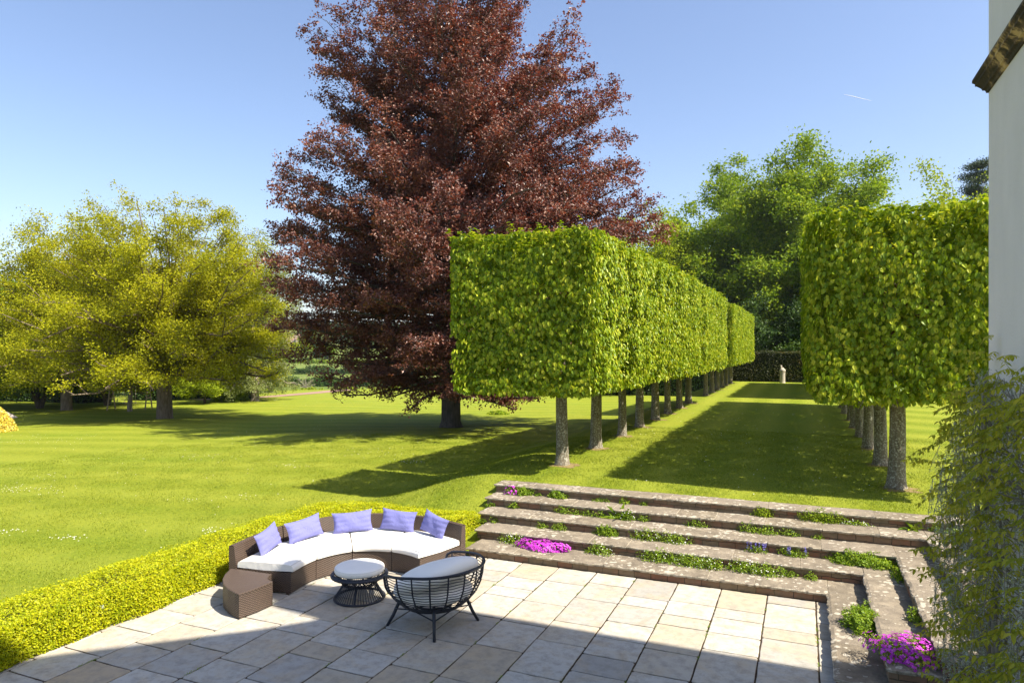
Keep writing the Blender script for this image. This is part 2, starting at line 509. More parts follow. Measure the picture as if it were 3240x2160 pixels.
# pale lichen crust on the vertical, broken front edges
sn = N_(t, "SeparateXYZ"); t.links.new(geo.outputs["Normal"], sn.inputs[0])
side = math_(t, 'SUBTRACT', 1.0, math_(t, 'ABSOLUTE', sn.outputs[2]), True)
crust = math_(t, 'MULTIPLY', ramp(t, side, [(.08, (0, 0, 0)), (.3, (1, 1, 1))]), ramp(t, noise(t, pos, 11, 5, .7), [(.36, (0, 0, 0)), (.52, (1, 1, 1))]))
base = mix(t, math_(t, 'MULTIPLY', crust, .8), base, (.47, .42, .33))
finish(t, base, .9, math_(t, 'ADD', math_(t, 'MULTIPLY', n1, 1.2), noise(t, pos, 22, 5, .7)), .6, .03, .15)
M['stone'] = m

m, t = mat_new("riser_brick")
uv = N_(t, "UVMap"); uv.uv_map = "UVMap"
br = N_(t, "TexBrick")
br.inputs["Scale"].default_value = 1.0; br.inputs["Brick Width"].default_value = .30; br.inputs["Row Height"].default_value = .12
br.inputs["Mortar Size"].default_value = .006; br.inputs["Bias"].default_value = 0.1
br.inputs["Color1"].default_value = (.27, .115, .07, 1); br.inputs["Color2"].default_value = (.25, .185, .12, 1); br.inputs["Mortar"].default_value = (.05, .04, .03, 1)
wv = N_(t, "VectorMath", operation='ADD'); t.links.new(uv.outputs[0], wv.inputs[0])
geo = N_(t, "NewGeometry"); pos = geo.outputs["Position"]
cb = N_(t, "CombineXYZ"); nw = math_(t, 'MULTIPLY', math_(t, 'SUBTRACT', noise(t, pos, 5, 2), .5), .05)
t.links.new(nw, cb.inputs[0]); t.links.new(nw, cb.inputs[1]); t.links.new(cb.outputs[0], wv.inputs[1]); t.links.new(wv.outputs[0], br.inputs["Vector"])
n1 = noise(t, pos, 6, 6, .7)
c = mix(t, math_(t, 'MULTIPLY', ramp(t, n1, [(.4, (0, 0, 0)), (.65, (1, 1, 1))]), .6), br.outputs[0], (.13, .115, .07))
c = mix(t, math_(t, 'MULTIPLY', ramp(t, noise(t, pos, 2.2, 4), [(.45, (0, 0, 0)), (.65, (1, 1, 1))]), .45), c, (.20, .16, .10))
finish(t, c, .9, math_(t, 'ADD', math_(t, 'MULTIPLY', br.outputs["Fac"], -.8), n1), .8, .03, .15)
M['riser'] = m

def rough_stone(mb, x0, x1, y0, y1, z0, z1, edges, tint):
    """coping stone with a broken, knocked-about edge on the named sides (w,e,s,n)"""
    st = .07
    nx_ = max(2, int((x1-x0)/st)); ny_ = max(2, int((y1-y0)/st))
    g = .005
    X = np.linspace(x0+g, x1-g, nx_+1); Y = np.linspace(y0+g, y1-g, ny_+1)
    tilt = random.uniform(-.005, .005)
    T = np.zeros((nx_+1, ny_+1, 3))
    for i, xx in enumerate(X):
        for j, yy in enumerate(Y):
            dz = random.uniform(-.003, .003) + tilt*(i/nx_-.5)*2
            dx = dy = 0
            if 's' in edges and j == 0: dy = random.uniform(-.012, .02); dz -= random.uniform(.008, .024)
            if 's' in edges and j == 1: dz -= random.uniform(0, .008); dy = -.025
            if 'w' in edges and i == 0: dx = random.uniform(-.012, .02); dz -= random.uniform(.008, .024)
            if 'w' in edges and i == 1: dx = -.025
            if 'e' in edges and i == nx_: dx = random.uniform(-.02, .012); dz -= random.uniform(.008, .02)
            T[i, j] = (xx+dx, yy+dy, z1+dz)
    mb.grid(T, tint=tint)
    # skirts
    def skirt(row, d):
        R = np.array(row); R2 = R.copy(); R3 = R.copy()
        off = np.array(d, float)
        R2[:, 2] = z0 + .55*(z1-z0); R3[:, 2] = z0
        R2[:, :2] += off[:2]*.008 + np.random.default_rng(int(abs(x0*97+y0*31))).uniform(-.006, .006, (len(R), 2))
        R3[:, :2] -= off[:2]*np.random.default_rng(3).uniform(.0, .02, (len(R), 1))
        G = np.stack([R, R2, R3], 1)
        mb.grid(G, tint=tint)
        mb.grid(G[:, ::-1], tint=tint) if False else None
        return R3
    skirt(T[::-1, 0], (0, -1)); skirt(T[0, :], (-1, 0)); skirt(T[-1, ::-1], (1, 0)); skirt(T[:, -1], (0, 1))
    mb.add([(x0+.02, y0+.02, z0), (x1-.02, y0+.02, z0), (x1-.02, y1, z0), (x0+.02, y1, z0)], [(0, 3, 2, 1)], None, 0, tint)

ZS = [0, .18, .38, .58, .78, .98]
YK = [12.42, 13.06, 13.67, 14.29, 14.86, 15.32]
RK = [.38, .95, 1.51, 2.08, 2.65, 3.0]
LK = [-6.30, -6.42, -6.66, -6.77, -6.80]
NK = [9.25, 9.32, 9.34, 9.36, 9.40]
steps = empty("garden_steps", (-2, 14, 0))
tag(steps, "broad weathered stone steps with lichen and brick risers, turning a corner round the patio", "steps")
for k in range(5):
    z1 = ZS[k+1]; z0 = z1 - .062
    mb = MB()
    x = LK[k]; xe = RK[k+1]
    first = True
    while x < xe - .01:
        L = random.uniform(.75, 1.35)
        x1 = min(x + L, RK[k] if x < RK[k]-.3 else xe)
        if RK[k] - x1 < .35 and x1 < RK[k]: x1 = RK[k]
        if x >= RK[k] - .01: x1 = xe
        south = x1 <= RK[k] + .01
        rough_stone(mb, x, x1, YK[k] - (.045 if south else 0), YK[k+1] + (.02 if k < 4 else 0), z0, z1, ('s' if south else '') + ('w' if first else ''), random.random())
        x = x1; first = False
    y = NK[k] - .02; first = True
    while y < YK[k] - .01:
        L = random.uniform(.8, 1.3); y1 = min(y + L, YK[k])
        if YK[k] - y1 < .4: y1 = YK[k]
        rough_stone(mb, RK[k] - .03, RK[k+1] + (.02 if k < 4 else 0), y, y1, z0, z1, 'w' + ('s' if first else ''), random.random())
        y = y1; first = False
    o = mb.build("tread", M['stone'], steps, tint=True); o.location = (2, -14, 0)
    mb = MB()
    zb = ZS[k] - (.0 if k else .02)
    # body under the tread (riser faces)
    mb.box(LK[k] + .05, RK[k+1] + .03, YK[k], YK[k+1] + .03, zb, z0 + .001)
    mb.box(RK[k], RK[k+1] + .03, NK[k], YK[k] - .001, zb if k == 0 else -.02, z0 + .0005)
    if k: mb.box(LK[k] + .08, LK[k] + .5, YK[k] + .04, YK[k+1], -.1, zb)
    o = mb.build("riser", M['riser'], steps, uv=True); o.location = (2, -14, 0)

# ------------------------------------------------------------------ house wing on the right
m, t = mat_new("white_render")
geo = N_(t, "NewGeometry"); pos = geo.outputs["Position"]
mp = N_(t, "Mapping"); mp.inputs["Scale"].default_value = (1.3, 1.3, .5); t.links.new(pos, mp.inputs["Vector"])
n1 = noise(t, mp.outputs[0], 2.0, 5, .6); n2 = noise(t, pos, 40, 4, .7)
finish(t, ramp(t, n1, [(.3, (.70, .66, .635)), (.7, (.75, .71, .685))]), .9, math_(t, 'ADD', n2, n1), .6, .02, .15)
M['render'] = m
m, t = mat_new("weathered_cornice")
geo = N_(t, "NewGeometry"); pos = geo.outputs["Position"]
n1 = noise(t, pos, 3.2, 5, .6, .5)
finish(t, ramp(t, n1, [(.46, (.05, .042, .03)), (.54, (.14, .10, .06)), (.60, (.5, .36, .17))]), .85, noise(t, pos, 25, 4), .5, .02, .2)
M['cornice'] = m

WX, WY = 1.87, 8.93
house = empty("house", (WX, WY, 0))
tag(house, "white rendered house wing at the right edge with a weathered stone cornice", "house")
def hobj(mb, name, mat, **k):
    o = mb.build(name, mat, house, **k); o.location = (-WX, -WY, 0); return o
prof = [(-3, 0), (WY, 0), (WY, 11.35), (7.6, 11.5), (6.9, 12.25), (5.0, 14.75), (3.2, 16.6), (0, 13.2), (-3, 10)]
mb = MB()
n = len(prof)
vs = [(WX, y, z) for y, z in prof] + [(9.0, y, z) for y, z in prof]
fs = [tuple(range(n))[::-1], tuple(range(n, 2*n))] + [(i, (i+1) % n, n+(i+1) % n, n+i) for i in range(n)]
mb.add(vs, fs)
hobj(mb, "wall", M['render'])
mb = MB()
for a, b in (((7.6, 11.5), (6.9, 12.25)), ((6.9, 12.25), (5.0, 14.75)), ((5.0, 14.75), (3.2, 16.6)), ((3.2, 16.6), (0, 13.2)), ((0, 13.2), (-3, 10))):
    dy, dz = b[0]-a[0], b[1]-a[1]; l = math.hypot(dy, dz); ny, nz = -dz/l, dy/l
    if nz < 0: ny, nz = -ny, -nz
    vs = []
    for X_ in (WX+.05, 9.0):
        for (y, z) in (a, b):
            vs += [(X_, y+ny*.005, z+nz*.005), (X_, y+ny*.06, z+nz*.06)]
    mb.add(vs, [(0, 2, 3, 1), (4, 5, 7, 6), (1, 3, 7, 5), (0, 4, 6, 2), (0, 1, 5, 4), (2, 6, 7, 3)])
hobj(mb, "roof", plain("slate_roof", (.10, .10, .11), .7))
mb = MB()
# corner chimney: shaft, oversailing courses and a tapering pot
mb.box(WX+.02, WX+.9, 7.72, WY-.06, 11.4, 12.7)
mb.box(WX-.03, WX+.95, 7.76, WY-.1, 12.7, 12.9)
ang = np.linspace(0, 2*PI, 16, endpoint=False)
P = []
for r, z in ((.46, 12.9), (.48, 13.2), (.42, 13.6), (.34, 13.8), (.28, 13.95), (.12, 14.05)):
    P.append([(WX+.45+r*math.cos(a), 8.33+r*math.sin(a), z) for a in ang])
P = np.array(P).transpose(1, 0, 2); mb.grid(P, wrap=True)
hobj(mb, "chimney", M['render'])
# cornice: moulded profile run along the wall and returned round the corner
cp = [(0, 7.0), (.02, 7.0), (.03, 7.03), (.055, 7.04), (.06, 7.06), (.10, 7.10), (.115, 7.105), (.115, 7.13), (.14, 7.15), (.14, 7.18), (.0, 7.20)]
mb = MB(); P = []
for d, z in cp:
    P.append([(WX - d, -2.9, z), (WX - d, WY + d*.6, z), (8.9, WY + d*.6, z)])
mb.grid(np.array(P))
hobj(mb, "cornice", M['cornice'])

# ------------------------------------------------------------------ pleached avenue
def pleach_mesh(name, seed, south=False, north=False, hz=4.45, ly=3.72):
    """clipped box of foliage; local origin at the trunk foot, crown from z=2.3 up"""
    global rng
    r_ = np.random.default_rng(seed)
    hx, hy, z0, z1 = 2.05, ly/2, 2.28, 2.28 + hz
    Ps, Ns = [], []
    def face(n, fn, nrm):
        u = r_.random((n, 2)); p = fn(u)
        Ps.append(p); Ns.append(np.broadcast_to(np.array(nrm, float), (n, 3)).copy())
    D = 400
    nA = int(D*ly*hz)
    face(nA, lambda u: np.stack([np.full(len(u), hx), (u[:, 0]*2-1)*hy, z0+u[:, 1]*hz], 1), (1, 0, 0))
    face(nA, lambda u: np.stack([np.full(len(u), -hx), (u[:, 0]*2-1)*hy, z0+u[:, 1]*hz], 1), (-1, 0, 0))
    face(int(D*.8*4*ly), lambda u: np.stack([(u[:, 0]*2-1)*hx, (u[:, 1]*2-1)*hy, np.full(len(u), z1)], 1), (0, 0, 1))
    face(int(D*.5*4*ly), lambda u: np.stack([(u[:, 0]*2-1)*hx, (u[:, 1]*2-1)*hy, np.full(len(u), z0)], 1), (0, 0, -1))
    if south or north:
        for sgn, on in ((-1, south), (1, north)):
            if on: face(int(D*1.0*4*hz), lambda u: np.stack([(u[:, 0]*2-1)*hx, np.full(len(u), sgn*hy), z0+u[:, 1]*hz], 1), (0, sgn, 0))
    P = np.concatenate(Ps); Nn = np.concatenate(Ns); n = len(P)
    # rounded corners + uneven depth + soft billows
    cz = (z0+z1)/2
    depth = r_.random(n)**1.6 * .42
    K = r_.normal(size=(14, 3)); K = K/np.linalg.norm(K, axis=1, keepdims=True)*r_.uniform(1.2, 9, (14, 1)); PH = r_.uniform(0, 6.28, 14)
    amp = .032/np.sqrt(np.linalg.norm(K, axis=1)/2)
    bil = (np.sin(P @ K.T + PH)*amp).sum(1)
    K2 = K*3.1; pocket = (np.sin(P @ K2.T + PH*2)).sum(1)/3.7
    depth = depth + .45*np.clip(pocket-.2, 0, 1)
    P = P - Nn*(depth[:, None] - bil[:, None])
    # narrow the skirt a little at the bottom
    f = np.clip((z0+1.0-P[:, 2])/1.0, 0, 1)
    P[:, 0] *= 1 - .10*f**2
    if south or north:
        ex = np.maximum(np.abs(P[:, 0])-(hx-.35), 0); ey = np.maximum(np.abs(P[:, 1])-(hy-.35), 0)
        rr = np.sqrt(ex**2+ey**2); k = (ex > 0) & (ey > 0) & (rr > .35)
        sc = np.where(k, .35/np.maximum(rr, 1e-3), 1)
        endok = (P[:, 1] < 0) if south and not north else ((P[:, 1] > 0) if north and not south else np.ones(n, bool))
        sc = np.where(endok, sc, 1)
        P[:, 0] = np.where(sc < 1, np.sign(P[:, 0])*((hx-.35)+ex*sc), P[:, 0])
        P[:, 1] = np.where(sc < 1, np.sign(P[:, 1])*((hy-.35)+ey*sc), P[:, 1])
    # stray shoots on top
    ns = 60
    sp = np.stack([(r_.random(ns)*2-1)*hx, (r_.random(ns)*2-1)*hy, np.full(ns, z1-.05)], 1)
    sdv = norm(np.stack([r_.normal(0, .35, ns), r_.normal(0, .35, ns), np.ones(ns)], 1)); sl = r_.uniform(.1, .38, ns)
    q = r_.random((ns, 7))
    SP = (sp[:, None] + sdv[:, None]*(q*sl[:, None])[..., None]).reshape(-1, 3) + r_.normal(0, .03, (ns*7, 3))
    nh = 16
    hp = np.stack([(r_.random(nh)*2-1)*hx*.9, (r_.random(nh)*2-1)*hy, np.full(nh, z0+.1)], 1)
    hdv = norm(np.stack([r_.normal(0, .5, nh), r_.normal(0, .5, nh), -np.ones(nh)], 1)); hl = r_.uniform(.15, .42, nh); q = r_.random((nh, 8))
    SP = np.concatenate([SP, (hp[:, None] + hdv[:, None]*(q*hl[:, None])[..., None]).reshape(-1, 3) + r_.normal(0, .03, (nh*8, 3))])
    # inner leaves so that the sky does not show through
    ni = 2200
    IP = np.stack([(r_.random(ni)*2-1)*(hx-.4), (r_.random(ni)*2-1)*hy, z0+.2+r_.random(ni)*(hz-.4)], 1)
    PP = np.concatenate([P, SP, IP]); NN = np.concatenate([Nn, np.tile([0, 0, 1.0], (len(SP), 1)), norm(r_.normal(size=(ni, 3)))])
    # a few ragged gaps where the twigs show
    g = np.ones(len(PP), bool)
    for _ in range(7):
        c = np.array([r_.choice([-hx, hx]), r_.uniform(-hy, hy), r_.uniform(z0+.5, z1-.8)])
        d = np.linalg.norm((PP-c)/np.array([1, .38, .22]), axis=1)
        g &= ~((d < 1) & (r_.random(len(PP)) < .6))
    PP, NN = PP[g], NN[g]; n = len(PP)
    outn = NN.copy(); outn[:, 2] = np.maximum(outn[:, 2], 0)
    rd = norm(r_.normal(size=(n, 3)))
    wild = np.where(r_.random(n) < .10, 1.3, .28)[:, None]
    upv = np.where(np.abs(NN[:, 1]) > .9, -.02, .32)
    Nl = norm(outn*1.0 + np.stack([np.zeros(n), np.zeros(n), upv], 1) + rd*wild)
    T = norm(np.array([0, 0, -1.0]) + NN*.35 + norm(r_.normal(size=(n, 3)))*.5)
    L = r_.uniform(.095, .155, n)
    return leaf_mesh(name, PP, Nl, T, L, L*.68, M['pleach'], 'leaf', r_.random(n))

def trunk_mesh(name, seed, h=2.6, r0=.20, r1=.165):
    r_ = random.Random(seed)
    mb = MB(); k = 14
    P = []
    zs = [-.12, -.02, .04, .12, .25, .5, .9, 1.3, 1.7, 2.1, h, h+1.0, h+2.6]
    ph = [r_.uniform(0, 6.28) for _ in range(4)]
    for z in zs:
        f = math.exp(-max(z, 0)*6)
        rad = r0 + (r1-r0)*min(1, max(z, 0)/h) + .06*f
        if z > h: rad *= .75 if z < h+2 else .3
        row = []
        for q in range(k):
            a = q*2*PI/k
            rr = rad*(1 + .05*math.sin(3*a+ph[0]+z*.7) + .03*math.sin(5*a+ph[1]-z*2) + .12*f*math.sin(4*a+ph[2]))
            row.append((rr*math.cos(a) + .03*math.sin(z*1.1+ph[3]), rr*math.sin(a) + .02*math.cos(z*1.3+ph[2]), z))
        P.append(row)
    mb.grid(np.array(P).transpose(1, 0, 2), wrap=True)
    # clipped side branches inside the crown
    for i in range(34):
        z = r_.uniform(2.4, 6.2); a = r_.choice([PI/2, -PI/2]) + r_.uniform(-.5, .5)
        if i % 3 == 0: a = r_.uniform(0, 6.28)
        L = r_.uniform(1.0, 1.75)
        mb.tube([(0, 0, z), (math.cos(a)*L*.5, math.sin(a)*L*.5, z+.1), (math.cos(a)*L, math.sin(a)*L, z+.12+r_.uniform(-.1, .2))], [.035, .022, .008], 5, cap=False, mi=1)
        for _ in range(4):
            s_ = r_.uniform(.4, 1); b = a + r_.uniform(-1.4, 1.4); l = r_.uniform(.3, .7)
            p0 = Vector((math.cos(a)*L*s_, math.sin(a)*L*s_, z+.1))
            mb.tube([p0, p0+Vector((math.cos(b)*l, math.sin(b)*l, r_.uniform(-.15, .25)))], [.008, .003], 4, cap=False, mi=1)
    me = mb.build(name, [M['bark_pleach'], M['twig']], smooth=True)
    d = me.data; bpy.data.objects.remove(me); return d

pm_mid = [pleach_mesh("crown", 11), pleach_mesh("crown", 12)]
pm_s = pleach_mesh("crown", 13, south=True)
pm_s2 = pleach_mesh("crown", 15, south=True)
pm_n = pleach_mesh("crown", 14, north=True)
tm = [trunk_mesh("trunk", s_) for s_ in (1, 2, 3)]
ORD = ["first", "second", "third", "fourth", "fifth", "sixth", "seventh", "eighth", "ninth", "tenth", "eleventh", "twelfth", "thirteenth", "fourteenth"]
for side, cx in (("left", LX), ("right", RX)):
    for i, y in enumerate(YS):
        e = empty("pleached_tree", (cx, y, .985)); e.scale = (TS, TS, TS)
        extra = {0: ", nearest the stone steps", 7: ", just before the gap in the row", 8: ", just after the gap in the row", 13: ", last before the yew hedge"}.get(i, "")
        tag(e, f"{ORD[i]} box-clipped lime tree of the {side} avenue row{extra}", "tree", "clipped lime trees lining the avenue")
        if i in (0,): me_ = pm_s if side == "left" else pm_s2
        elif i == 8: me_ = pm_s
        elif i in (7, 13): me_ = pm_n
        else: me_ = pm_mid[i % 2]
        c_ = link_mesh("crown", me_, e)
        if i in (2, 3, 6, 9, 12) : c_.rotation_euler = (0, 0, PI)
        if side == 'left': c_.scale = (1.07, 1, 1); c_.location = ([-.48, -.38, -.28, -.2, -.12][i] if i < 5 else -.05, -.3 if i == 0 else 0, 0)
        tr_ = link_mesh("trunk", tm[(i + (side == 'right')) % 3], e, rz=i*1.3); tr_.rotation_euler = (math.sin(i*2.7)*.012, math.cos(i*1.9+(side == 'right'))*.014, i*1.3); gs_ = 1+.09*math.sin(i*2.1+(side == 'right')); tr_.scale = (gs_*.94, gs_*.94, 1)

# ------------------------------------------------------------------ free-growing trees
def make_tree(name, label, loc, H, env, clear, nlimb, nleaf, leafL, mat, bark, r0, seed, rise=.35,
              sigma=.45, ntw=9, twl=.28, droop=0.0, rise0=None, limbr=.42, sf=.5, low=1.5, gk=1.1, tf=.62, rch=(.90, 1.03), puff=None, group=None, cat="tree", stems=1, tmin=.25, leafW=.62, up=.5, lean=0.0, topw=1.0, flat=.55, lshape='diamond', hpow=.8, sub=0):
    R = np.random.default_rng(seed); r_ = random.Random(seed)
    e = empty(name, loc); tag(e, label, cat, group)
    mb = MB()
    tops = []
    for s_ in range(stems):
        a = s_*2*PI/stems + .6; sp = 0 if stems == 1 else H*.16
        pts, rad = [], []
        for q in range(9):
            f = q/8
            pts.append((math.cos(a)*sp*f**.8 + lean*f*H*.2 + .15*math.sin(f*7+seed)*f, math.sin(a)*sp*f**.8 + .15*math.cos(f*6+seed)*f, f*H*tf - .15*(q == 0)))
            rad.append(r0*(1-f)**.75*(1.35 if q == 0 else 1) + .02)
        pts.insert(1, tuple(np.array(pts[0])*.85 + np.array(pts[1])*.15)); rad.insert(1, r0*1.02)
        mb.tube(pts, rad, 10, cap=False)
        tops.append(np.array(pts))
    S0, S1, SD = [], [], []
    gh = np.linspace(low/H, .97, 60); gw = np.array([env(q, 0)+env(q, 2.1)+env(q, 4.2) for q in gh])+env(.3, 0)*gk
    gc = np.cumsum(gw); gc /= gc[-1]
    for i in range(nlimb):
        u = (i + .5)/nlimb
        st = tops[i % stems]
        az = i*2.39996 + R.uniform(-.3, .3)
        h1 = float(np.interp(u, gc, gh))*H*R.uniform(.96, 1.03)
        h1 = min(h1, H*.985)
        reach = R.uniform(*rch) if i % 4 else R.uniform(.4, .8)
        Rd = max(env(min(h1/H, 1), az)*reach, .25)
        h0 = clear + (H*.9-clear)*sf*(max(h1-clear*.6, 0)/H)**hpow
        h0 = min(h0, H*tf*.94)
        c0 = np.array([np.interp(h0, st[:, 2], st[:, 0]), np.interp(h0, st[:, 2], st[:, 1]), h0])
        d = np.array([math.cos(az), math.sin(az), 0])
        hor = max(Rd - np.dot(c0[:2], d[:2]), .3)
        wob = R.normal(0, (.03 if tf > .9 else .05)*Rd, (6, 3)); wob[0] = 0
        ts = np.linspace(0, 1, 6)
        path = np.array([c0 + d*hor*t_ + np.array([0, 0, (h1-h0)*(t_**(1.1 if droop < .5 else .7)) - droop*hor*.25*t_**3]) for t_ in ts]) + wob*ts[:, None]
        rr = max(.03, r0*limbr*(1-u*.75))
        mb.tube(path, [rr*(1-.85*t_)+.012 for t_ in ts], 6, cap=False)
        LL = min(float(np.linalg.norm(path[-1]-path[0])), env(.4, 0)*1.1)
        nt_ = max(3, int(ntw*(.5+LL/env(.45, 0))))
        for w_ in range(nt_):
            t_ = tmin + (1-tmin)*((w_+R.random())/nt_)
            t_ = min(t_, .999); q = t_*5; a0 = int(q); fr = q-a0
            p0 = path[a0]*(1-fr)+path[a0+1]*fr
            b = az + R.choice([-1, 1])*R.uniform(.25, 1.25)*(1.15-t_*.5)
            l = LL*twl*R.uniform(.5, 1.25)*(1.2-(.75 if tf > .9 else .5)*t_)
            dv = np.array([math.cos(b), math.sin(b), up*R.uniform(.0, 1.2)*topw - droop*R.uniform(.6, 1.6)])
            dv /= np.linalg.norm(dv)
            p1 = p0 + dv*l
            mid = (p0+p1)/2 + R.normal(0, .05*l, 3)
            mb.tube([p0, mid, p1], [max(.010, rr*.22), max(.008, rr*.14), .006], 4, cap=False)
            S0.append(p0); S1.append(p1); SD.append(dv)
            for _ in range(sub):
                t2 = R.uniform(.3, 1); pa = p0 + (p1-p0)*t2
                dv2 = norm(dv + R.normal(0, .6, 3)); pb = pa + dv2*l*R.uniform(.3, .6)
                mb.tube([pa, pb], [.008, .005], 3, cap=False)
                S0.append(pa); S1.append(pb); SD.append(dv2)
    o = mb.build("trunk", bark, e, smooth=True)
    S0, S1, SD = map(np.array, (S0, S1, SD))
    ln = np.linalg.norm(S1-S0, axis=1); pr = ln/ln.sum()
    idx = R.choice(len(S0), nleaf, p=pr)
    tt = R.random(nleaf)**(.75 if tf > .9 else .5)
    off = R.normal(size=(nleaf, 3))*sigma*(.35+.65*(1-tt))[:, None]*np.array([1, 1, flat])
    P = S0[idx] + (S1-S0)[idx]*(tt*1.04)[:, None] + off
    if droop > 0: P[:, 2] -= np.abs(R.normal(0, droop*.9, nleaf))
    per = 9 if tf > .9 else 22                       # leaves sit in small clusters at the shoot ends
    ci = R.integers(0, nleaf//per, nleaf); cs_ = leafL*(.75 if tf > .9 else 1.25)
    P = P[ci] + R.normal(size=(nleaf, 3))*cs_*np.array([1, 1, .7])*R.uniform(.6, 1.4, nleaf//per)[ci][:, None]; idx = idx[ci]
    if puff:
        npf, pr_ = puff
        q = R.choice(len(S0), npf, p=pr); pc_ = S0[q] + (S1-S0)[q]*R.uniform(.55, 1.05, npf)[:, None]
        prr = pr_*R.uniform(.55, 1.25, npf)
        m_ = int(nleaf*.62); wgt = prr**2/np.sum(prr**2); w2 = R.choice(npf, m_, p=wgt)
        P[:m_] = pc_[w2] + R.normal(size=(m_, 3))*.5*prr[w2][:, None]*np.array([1, 1, .7]); idx[:m_] = q[w2]
    k = P[:, 2] > .25
    if tf > .9:
        rp = np.hypot(P[:, 0], P[:, 1]); ap = np.arctan2(P[:, 1], P[:, 0]); hp_ = P[:, 2]/H
        lim = np.array([env(a_, b_) for a_, b_ in zip(hp_[::1], ap[::1])])
        k &= rp < lim*(1.13+.09*np.sin(ap*7+hp_*19))
    P = P[k]; idx = idx[k]; n = len(P)
    Nn = norm(R.normal(size=(n, 3))*.75 + np.array([0, 0, .75]) + norm(P*np.array([1, 1, 0]))*.25)
    T = norm(SD[idx]*.6 + R.normal(size=(n, 3))*.7 + np.array([0, 0, -.35]))
    L = leafL*R.uniform(.7, 1.25, n)
    me_ = leaf_mesh("crown", P, Nn, T, L, L*leafW, mat, lshape, R.random(n))
    link_mesh("crown", me_, e)
    return e

# copper beech: crown outline measured on both sides of the trunk
hs = [0, 1.6, 3.2, 5.7, 9.5, 12.5, 14.4, 16.2, 18.2, 20.6, 22.9, 24.4, 27, 29]
Lr = [5.0, 6.4, 8.0, 9.5, 10.6, 10.2, 8.8, 7.2, 6.9, 7.6, 7.4, 6.4, 3.8, .5]
Rr = [4.2, 6.6, 8.4, 10.4, 11.5, 11.2, 11.1, 10.9, 9.4, 7.9, 6.9, 5.5, 3.3, .5]
AZR = RAD(23.1)
def env_beech(f, az):
    h = f*29.0; w_ = (1+math.cos(az-AZR))/2
    return np.interp(h, hs, Lr)*(1-w_) + np.interp(h, hs, Rr)*w_
make_tree("copper_beech", "huge copper beech with dark red leaves standing alone on the lawn", (-18.5, 34.5, gz(-18.5, 34.5)), 29, env_beech, 2.4, 240, 620000, .145, M['beech'], M['bark_beech'], .55, 3,
          limbr=.20, sigma=.34, ntw=12, twl=.26, sub=3, tmin=.22, leafW=.64, up=.5, flat=.5, hpow=1.0, sf=.86, low=1.3, gk=.2, tf=.93, rch=(.86, .985))

def env_dome(R0, lo=.55, mid=.42, p=2.0):
    def f(h, az):
        if h < mid: return R0*(lo + (1-lo)*math.sin(PI/2*max(h, 0)/mid))
        return R0*max(0, 1-((h-mid)/(1-mid))**p)**.5*(1+.08*math.sin(3*az+h*5))
    return f
T = make_tree
def put(x, y, dz=0): return (x, y, gz(x, y)+dz)
oak_env = env_dome(10.2, .82, .36, 2.2)
T("oak_tree", "wide yellow-green oak with open branching, its thick trunk on the lawn edge", put(-43, 36), 16.6, env_dome(8.7, .88, .36, 1.9), 3.2, 150, 235000, .155, M['oak'], M['bark_oak'], .55, 21, sf=.42, low=2.3, limbr=.32, sigma=.4, flat=.85, ntw=7, twl=.20, sub=1, up=.9, puff=(1500, .80))
T("oak_tree", "taller yellow-green oak behind and left of the open-grown oak", put(-59.5, 39.8), 17.6, env_dome(6.9, .95, .35, 2.0), 3.0, 100, 120000, .19, M['oak'], M['bark_oak'], .45, 22, sf=.45, low=2.2, limbr=.26, sigma=.5, flat=.85, ntw=7, twl=.22, sub=1, up=.9, puff=(1000, .9))
T("small_tree", "small pale-barked tree with forked trunk beneath the oaks", put(-51.7, 39.9), 5.5, env_dome(3.4, .5, .5), 2.0, 18, 14000, .17, M['oak'], M['bark_pale'], .2, 23, rise=.5, sigma=.3, ntw=6, sub=1)
T("birch_tree", "grey-green weeping birch behind the right side of the oak", put(-53.2, 55.6), 19.2, env_dome(4.4, .85, .5, 1.9), 2.2, 70, 90000, .16, M['birch'], M['bark_pale'], .4, 24, rise=.8, rise0=.1, limbr=.25, sigma=.4, ntw=10, droop=.55, sub=1)
T("willow_tree", "pale green feathery tree at the far left edge", put(-86, 50), 14.5, env_dome(6, .8, .45), 1.5, 36, 36000, .24, M['yellowgreen'], M['bark_pale'], .35, 25, rise=.6, sigma=.5, droop=.3)
T("maple_tree", "low bright green leafy maple left of the oak trunks", put(-63.8, 40.2), 7.5, env_dome(4.8, .9, .4), .9, 34, 36000, .22, M['green'], M['bark'], .22, 26, stems=3, sigma=.4, puff=(300, .8))
T("maple_tree", "shrubby green maple growing behind the second oak trunk", put(-61.7, 45.2), 8.0, env_dome(4.6, .9, .4), .9, 30, 30000, .22, M['green'], M['bark'], .2, 27, stems=3, sigma=.4, puff=(300, .8))
T("ash_tree", "mid-green tree filling in behind the taller oak", put(-80, 50), 16, env_dome(8.5, .85, .4), 1.5, 50, 40000, .28, M['green'], M['bark'], .4, 28, sigma=.6, puff=(500, 1.3))
T("ash_tree", "mid-green tree behind the middle of the open-grown oak", put(-74, 62), 16, env_dome(8.5, .85, .4), 1.5, 50, 36000, .28, M['green'], M['bark'], .4, 29, sigma=.6, puff=(500, 1.3))
T("ash_tree", "dark green tree behind the weeping birch", put(-64, 64.5), 13, env_dome(6.0, .85, .4), 1.2, 36, 30000, .28, M['dkgreen'], M['bark'], .4, 30, rise=.5, sigma=.6)
T("field_maple", "low dull green tree at the far left between the maple and the pale willow", put(-72, 38), 9, env_dome(5.5, .9, .4), 1.0, 36, 30000, .26, M['green'], M['bark'], .3, 31, sigma=.5, puff=(300, .9))
